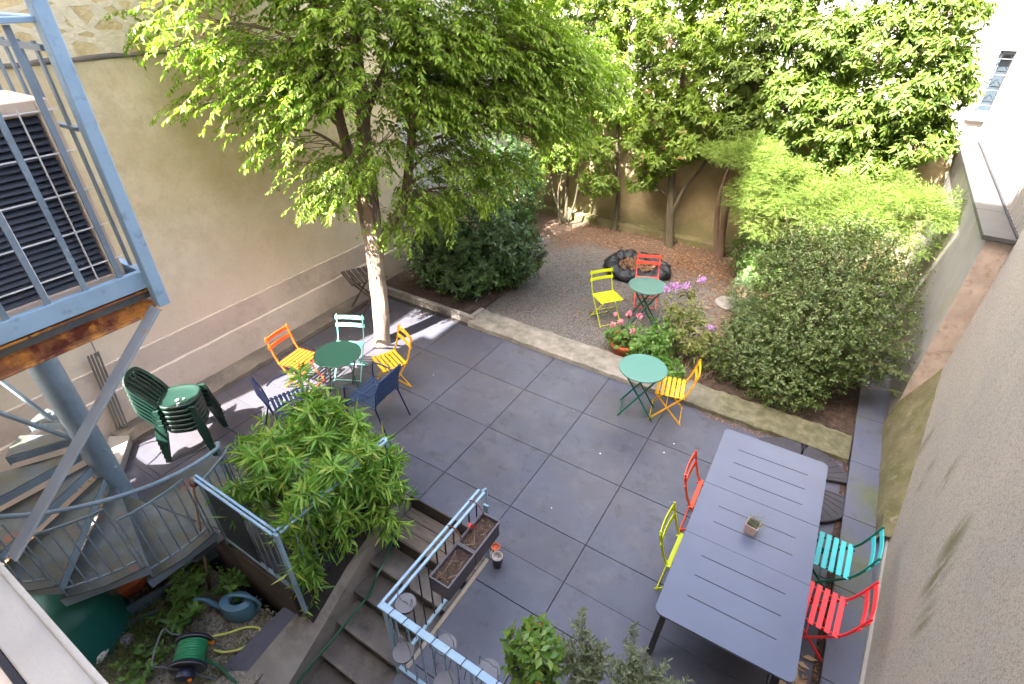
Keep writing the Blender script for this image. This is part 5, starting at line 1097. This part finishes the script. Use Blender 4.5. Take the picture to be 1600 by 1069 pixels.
oleander('oleander at the top of the steps overhanging the first plank', -3.35, 2.45, [(-3.05, 2.55, .75), (-3.0, 2.4, .5), (-2.85, 2.15, .15), (-2.78, 2.2, .2), (-3.1, 2.6, .6), (-3.25, 2.5, .9), (-3.0, 2.3, .7), (-3.08, 2.35, 1.05), (-3.12, 2.2, 1.1), (-2.95, 2.5, .35)], 10)
sp2 = thing('laurel_sprig', 'single drooping dark sprig hanging over the pale stair wall', 'plant', (-3.18, 1.42, 0)); LV = Leaves(); TW = MB()
spray(LV, TW, (0, 0, .05), (.2, -.35, -.6), .42, 18, .085, .022, 1.0, stem_r=.004); spray(LV, TW, (0, 0, .05), (.35, -.1, -.6), .35, 14, .085, .022, 1.0, stem_r=.004)
TW.build('stems', 'greenbark', sp2); LV.build('foliage', L_oleander, sp2, LEAF2)
# --- herbs in lower bed
def herb(label, x, y, h, r, n, L, W):
    t = thing('broad_leaved_herb', label, 'plant', (x, y, -.7), 0, 'soft green herbs in the lower bed'); LV = Leaves(); TW = MB()
    for i in range(n):
        a = rnd.rand()*6.28; rr_ = r*rnd.rand()**.5; e = np.array((rr_*math.cos(a), rr_*math.sin(a), h*rnd.uniform(.5, 1))); q = [np.zeros(3), e*.5+(0, 0, .05), e]; TW.tube(q, [.005, .004, .003], 4)
        for k in range(3): whorl(LV, q[1]*(1-k/2)+e*(k/2), unit(e+(0, 0, .5)), 4, L*(1.15-.2*k), W*(1.15-.2*k), 1.0, .15)
    TW.build('stems', 'greenbark', t); LV.build('foliage', L_herb, t, LEAF2)
herb('broad-leaved green herb left of the wooden stake', -4.55, .95, .45, .28, 14, .11, .055)
herb('broad-leaved green herb between the stake and the fence board', -4.15, 1.15, .32, .22, 12, .10, .052)
herb('broad-leaved green herb just behind the hose reel', -4.25, .72, .35, .22, 10, .13, .055)
herb('low green herb at the bottom edge left of the hose reel', -4.15, .25, .25, .25, 10, .08, .045)
LV = Leaves()
for i in range(5200):
    x, y = rnd.normal(-4.5, .22), rnd.normal(.42, .26)
    if y < -.2 or x < -5 or x > -3.75 or y > 1.1: continue
    LV.add((x, y, -.7+rnd.rand()*.10), unit(rnd.normal(0, 1, 3)+(0, 0, .6)), unit(rnd.normal(0, .5, 3)+(0, 0, 1)), rnd.uniform(.02, .04), rnd.uniform(.008, .016))
for i in range(900):
    x, y = rnd.uniform(-3.9, -3.5), rnd.uniform(.3, 1.25); LV.add((x, y, -.7+rnd.rand()*.04), unit(rnd.normal(0, 1, 3)+(0, 0, .6)), unit(rnd.normal(0, .5, 3)+(0, 0, 1)), .025, .012)
LV.build('ground_cover', leafmat('ground_cover_leaf', [(.09, .13, .03), (.14, .20, .05), (.22, .25, .09)], .3, .5), None, kind='stuff')
b = MB()
for i in range(2600):
    x, y = rnd.uniform(-5.1, -3.45), rnd.uniform(-.1, 1.27); s_ = rnd.uniform(.006, .016); z = -.699
    if rnd.rand() > .45 and x < -3.95: continue
    vs = [(x+s_*math.cos(a)*rnd.uniform(.7, 1.2), y+s_*math.sin(a)*rnd.uniform(.6, 1.1), z) for a in (0, 1.26, 2.5, 3.77, 5)]+[(x, y, z+s_*.7)]
    b.add(vs, [(k, (k+1) % 5, 5) for k in range(5)])
b.build('garden_pebbles', mat('pale_pebbles', (.42, .38, .33), .8, var=.25, island=.5), kind='stuff')
# --- geraniums, rhododendron
gp = thing('geranium_pot', 'wide terracotta pot of pink geraniums on the kerb behind the teal table', 'flowerpot', (-2.10, 6.60, 0))
MB().lathe([(.15, .0), (.22, .16), (.245, .18), (.245, .215), (.215, .215), (.20, .17), (0, .16)], n=40).build('pot', 'terra', gp, smooth='auto')
LV = Leaves(); TW = MB()
for i in range(170):
    p, q = inell((.06, -.04, .29), (.40, .30, .19), .4); whorl(LV, p, unit(q+(0, 0, .8)), 5, .055, .055, 1., 0); 
    if i % 6 == 0: TW.tube([(0, 0, .16), p*(.6, .6, .7), p], .005, 4)
TW.build('stems', 'greenbark', gp); LV.build('foliage', L_herb, gp)
TW = MB()
for (x, y, z) in ((-.10, .0, .50), (-.02, .12, .62), (.12, .16, .60), (.15, -.16, .52), (-.18, -.1, .48), (-.22, .05, .58), (-.06, .16, .56)):
    TW.tube([(x*.5, y*.5, .25), (x, y, z)], .0035, 4); big = .058 if (x, y) not in ((-.22, .05), (-.06, .16)) else .022
    FL = Leaves()
    for k in range(60):
        u_ = unit(rnd.normal(0, 1, 3)); FL.add(np.array((x, y, z))+u_*big*.6, unit(rnd.normal(0, 1, 3)), u_, .030, .028)
    FL.build('flower', L_pink, gp)
TW.build('flower_stalks', 'greenbark', gp)
bush('green_perennial', 'bright green leafy perennial between the geraniums and the yellow chair', 'plant', (-1.55, 6.5, 0), [((-1.7, 6.55, .26), (.30, .28, .24)), ((-1.35, 6.25, .2), (.3, .2, .18)), ((-1.6, 6.9, .3), (.3, .3, .26))], L_herb, 420, .075, .04, 5, nst=4, stemr=.006)
rh = bush('rhododendron', 'leggy rhododendron with mauve flower clusters beside the gravel table', 'shrub', (-1.35, 6.95, 0), [((-1.45, 7.05, .75), (.30, .28, .28)), ((-1.2, 6.9, .5), (.35, .3, .28)), ((-1.0, 6.8, .35), (.32, .3, .2))], L_yelgreen, 260, .085, .024, 7, nst=9, stemr=.009, shell=.3)
for (x, y, z, r) in ((-1.62, 7.1, 1.05, .075), (-1.48, 7.15, 1.06, .06), (-1.72, 7.0, 1.02, .05), (-1.35, 7.45, 1.08, .055), (-.98, 6.9, .65, .05)):
    FL = Leaves()
    for k in range(90):
        u_ = unit(rnd.normal(0, 1, 3)*(1, 1, .7)); FL.add(np.array((x+1.35, y-6.95, z))+u_*r*rnd.uniform(.5, 1), unit(rnd.normal(0, 1, 3)), u_, .035, .028)
    FL.build('flower', L_mauve, rh)
b = MB()
for i in range(60):
    x, y = rnd.uniform(-1.5, -.7), rnd.uniform(6.45, 6.9); b.tube([(x, y, 0), (x+rnd.normal(0, .1), y+rnd.normal(0, .1), rnd.uniform(.15, .4))], .003, 3)
tag(b.build('dry_twigs', 'bamboo', kind='stuff'), None, None)
# --- citrus and olives at the bottom
ci = thing('orange_tree', 'small potted orange tree with a ripe fruit at the bottom edge', 'tree', (-.86, 1.70, 0))
MB().lathe([(.11, 0), (.15, .26), (.165, .27), (.165, .30), (.14, .30), (0, .27)], n=32).build('pot', 'anthracite', ci, smooth='auto')
LV = Leaves(); TW = MB(); TW.tube([(0, 0, .25), (.01, 0, .6)], .012, 7)
for i in range(120):
    p, q = inell((0, .0, .76), (.23, .20, .24), .5); TW.tube([(.0, 0, .5), p*(.5, .5, .85), p], [.006, .004, .003], 4, False); whorl(LV, p, unit(q+(0, 0, .5)), 5, .082, .042, .9, .15)
TW.build('trunk', 'greenbark', ci); LV.build('foliage', L_citrus, ci, LEAF2)
for (x, y, z, r, m) in ((.12, -.16, .72, .030, 'reelorange'), (-.10, -.14, .66, .028, None), (-.03, .13, .90, .014, 'orange'), (-.06, .08, .86, .010, 'orange')):
    MB().lathe([(r*math.sin(a)+1e-5, -r*math.cos(a)) for a in np.linspace(0, math.pi, 10)], (x, y, z), 18).build('fruit', m or mat('unripe_orange', (.10, .12, .02), .5), ci, smooth=True)
def olive(label, x, y, tips, name='olive_shrub'):
    t = thing(name, label, 'shrub', (x, y, 0), 0, 'potted olive shrubs at the bottom edge'); LV = Leaves(); TW = MB()
    MB().lathe([(.11, 0), (.14, .22), (.155, .23), (.155, .26), (.13, .26), (0, .23)], n=32).build('pot', 'plum', t, smooth='auto')
    TW.tube([(0, 0, .22), (0, 0, .4)], .012, 6)
    for (dx, dy, z) in tips:
        e = np.array((dx, dy, z)); q = smooth_path([(0, 0, .38), e*(.45, .45, .75), e], 5); TW.tube(q, [.006-.0004*i for i in range(len(q))], 5)
        for k in range(16):
            tt = rnd.uniform(.25, 1); b0 = np.array(q[int(tt*(len(q)-1))]); spray(LV, TW, b0, unit(rnd.normal(0, .6, 3)+(0, 0, .7)), rnd.uniform(.08, .15), 20, .044, .013, .2, jit=.3, stem_r=.0015)
        spray(LV, TW, e, unit(e-np.array(q[-3])), .12, 20, .044, .013, .1, stem_r=.0015)
    TW.build('stems', 'greenbark', t); LV.build('foliage', L_olive, t)
olive('grey-green olive shrub with one tall shoot, next to the orange tree', -.50, 1.82, [(-.12, .12, 1.0), (-.14, -.02, .82), (-.05, .08, .85), (.05, .1, .82), (.0, -.05, .75), (.14, .05, .78), (-.18, .05, .7)])
olive('looser olive shrub holding a dead leaf, at the near table end', -.18, 1.95, [(-.1, .15, .9), (0, .1, .78), (.12, .1, .75), (.2, .05, .65), (.05, -.05, .72), (-.12, 0, .7), (.25, .15, .6)])
# --- dead leaves and crumbs on the ground
def scatter(name, n, fn, mat_, Lr=(.05, .10), z=.01, zj=.02):
    LV = Leaves()
    for i in range(n):
        x, y, zz = fn(); L = rnd.uniform(*Lr); LV.add((x, y, zz+z+rnd.rand()*zj), rnd.normal(0, 1, 3)*(1, 1, .15), unit(rnd.normal(0, .25, 3)+(0, 0, 1)), L, L*rnd.uniform(.35, .55))
    return LV.build(name, mat_, None, LEAF2, kind='stuff')
def f1():
    r = rnd.rand()
    if r < .22: return rnd.normal(-1.7, .45), rnd.normal(9.7, .55), 0
    if r < .36: return rnd.normal(-2.3, .35), rnd.normal(10.3, .3), 0
    if r < .75: return rnd.uniform(-5.0, -.8), min(11.05, rnd.normal(10.5, .45)), 0
    if r < .85: return rnd.normal(-.75, .3), rnd.normal(9.4, .35), 0
    return rnd.uniform(-5.0, -1.2), rnd.uniform(7.0, 10.5), 0
scatter('fallen_leaves', 2700, f1, L_dead, (.04, .09))
def f2():
    r = rnd.rand()
    if r < .35: return rnd.uniform(-.7, 1.0), 5.83+rnd.normal(0, .03), .0
    if r < .5: return 1.02+rnd.normal(0, .015), rnd.uniform(2.4, 5.8), .0
    if r < .7: return rnd.uniform(-4.5, -.6), rnd.uniform(6.45, 7.3), 0
    if r < .85: return rnd.normal(-5.2, .35), rnd.normal(6.0, .06), .1
    return rnd.uniform(-6.2, -4.4), rnd.uniform(4.6, 6.0), 0
scatter('leaf_debris', 900, f2, L_dead, (.018, .045), .004, .01)
def f4():
    r = rnd.rand()
    if r < .5: return rnd.uniform(-6.2, .9), rnd.uniform(2.9, 5.85), 0
    return rnd.normal(-5.2, .8), rnd.normal(5.0, .7), 0
scatter('leaf_crumbs', 170, f4, L_dead, (.010, .028), .003, .004)
def f3(): return rnd.choice([rnd.normal(.86, .06), rnd.normal(.93, .04)]), rnd.normal(2.85, .14), 0
scatter('curled_leaves', 26, f3, L_deadpale, (.08, .15), .012, .01)
b = MB()
for i in range(30):
    x, y = rnd.uniform(-6.2, .9), rnd.uniform(1.4, 5.8)
    if x > -3.12 and x < -1.87 and y < 2.75: continue
    if x > -4.4 and x < -3.1 and y < 1.4: continue
    s_ = .010*rnd.rand()**3+.003; n = 7; b.add([(x+s_*math.cos(2*math.pi*k/n)*rnd.uniform(.6, 1.3), y+s_*math.sin(2*math.pi*k/n)*rnd.uniform(.6, 1.3), .0022) for k in range(n)]+[(x, y, .004)], [(k, (k+1) % n, n) for k in range(n)])
b.build('bird_droppings', 'white', kind='stuff')
b = MB()
for (x, y, s_) in ((-5.70, 1.93, .022), (-5.63, 1.90, .014), (-5.60, 1.87, .010), (-5.66, 1.98, .012)):
    n = 9; b.add([(x+s_*math.cos(2*math.pi*k/n)*rnd.uniform(.5, 1.3), y+s_*math.sin(2*math.pi*k/n)*rnd.uniform(.5, 1.3), .7385) for k in range(n)]+[(x, y, .741)], [(k, (k+1) % n, n) for k in range(n)])
b.build('seat_droppings', 'white', kind='stuff')
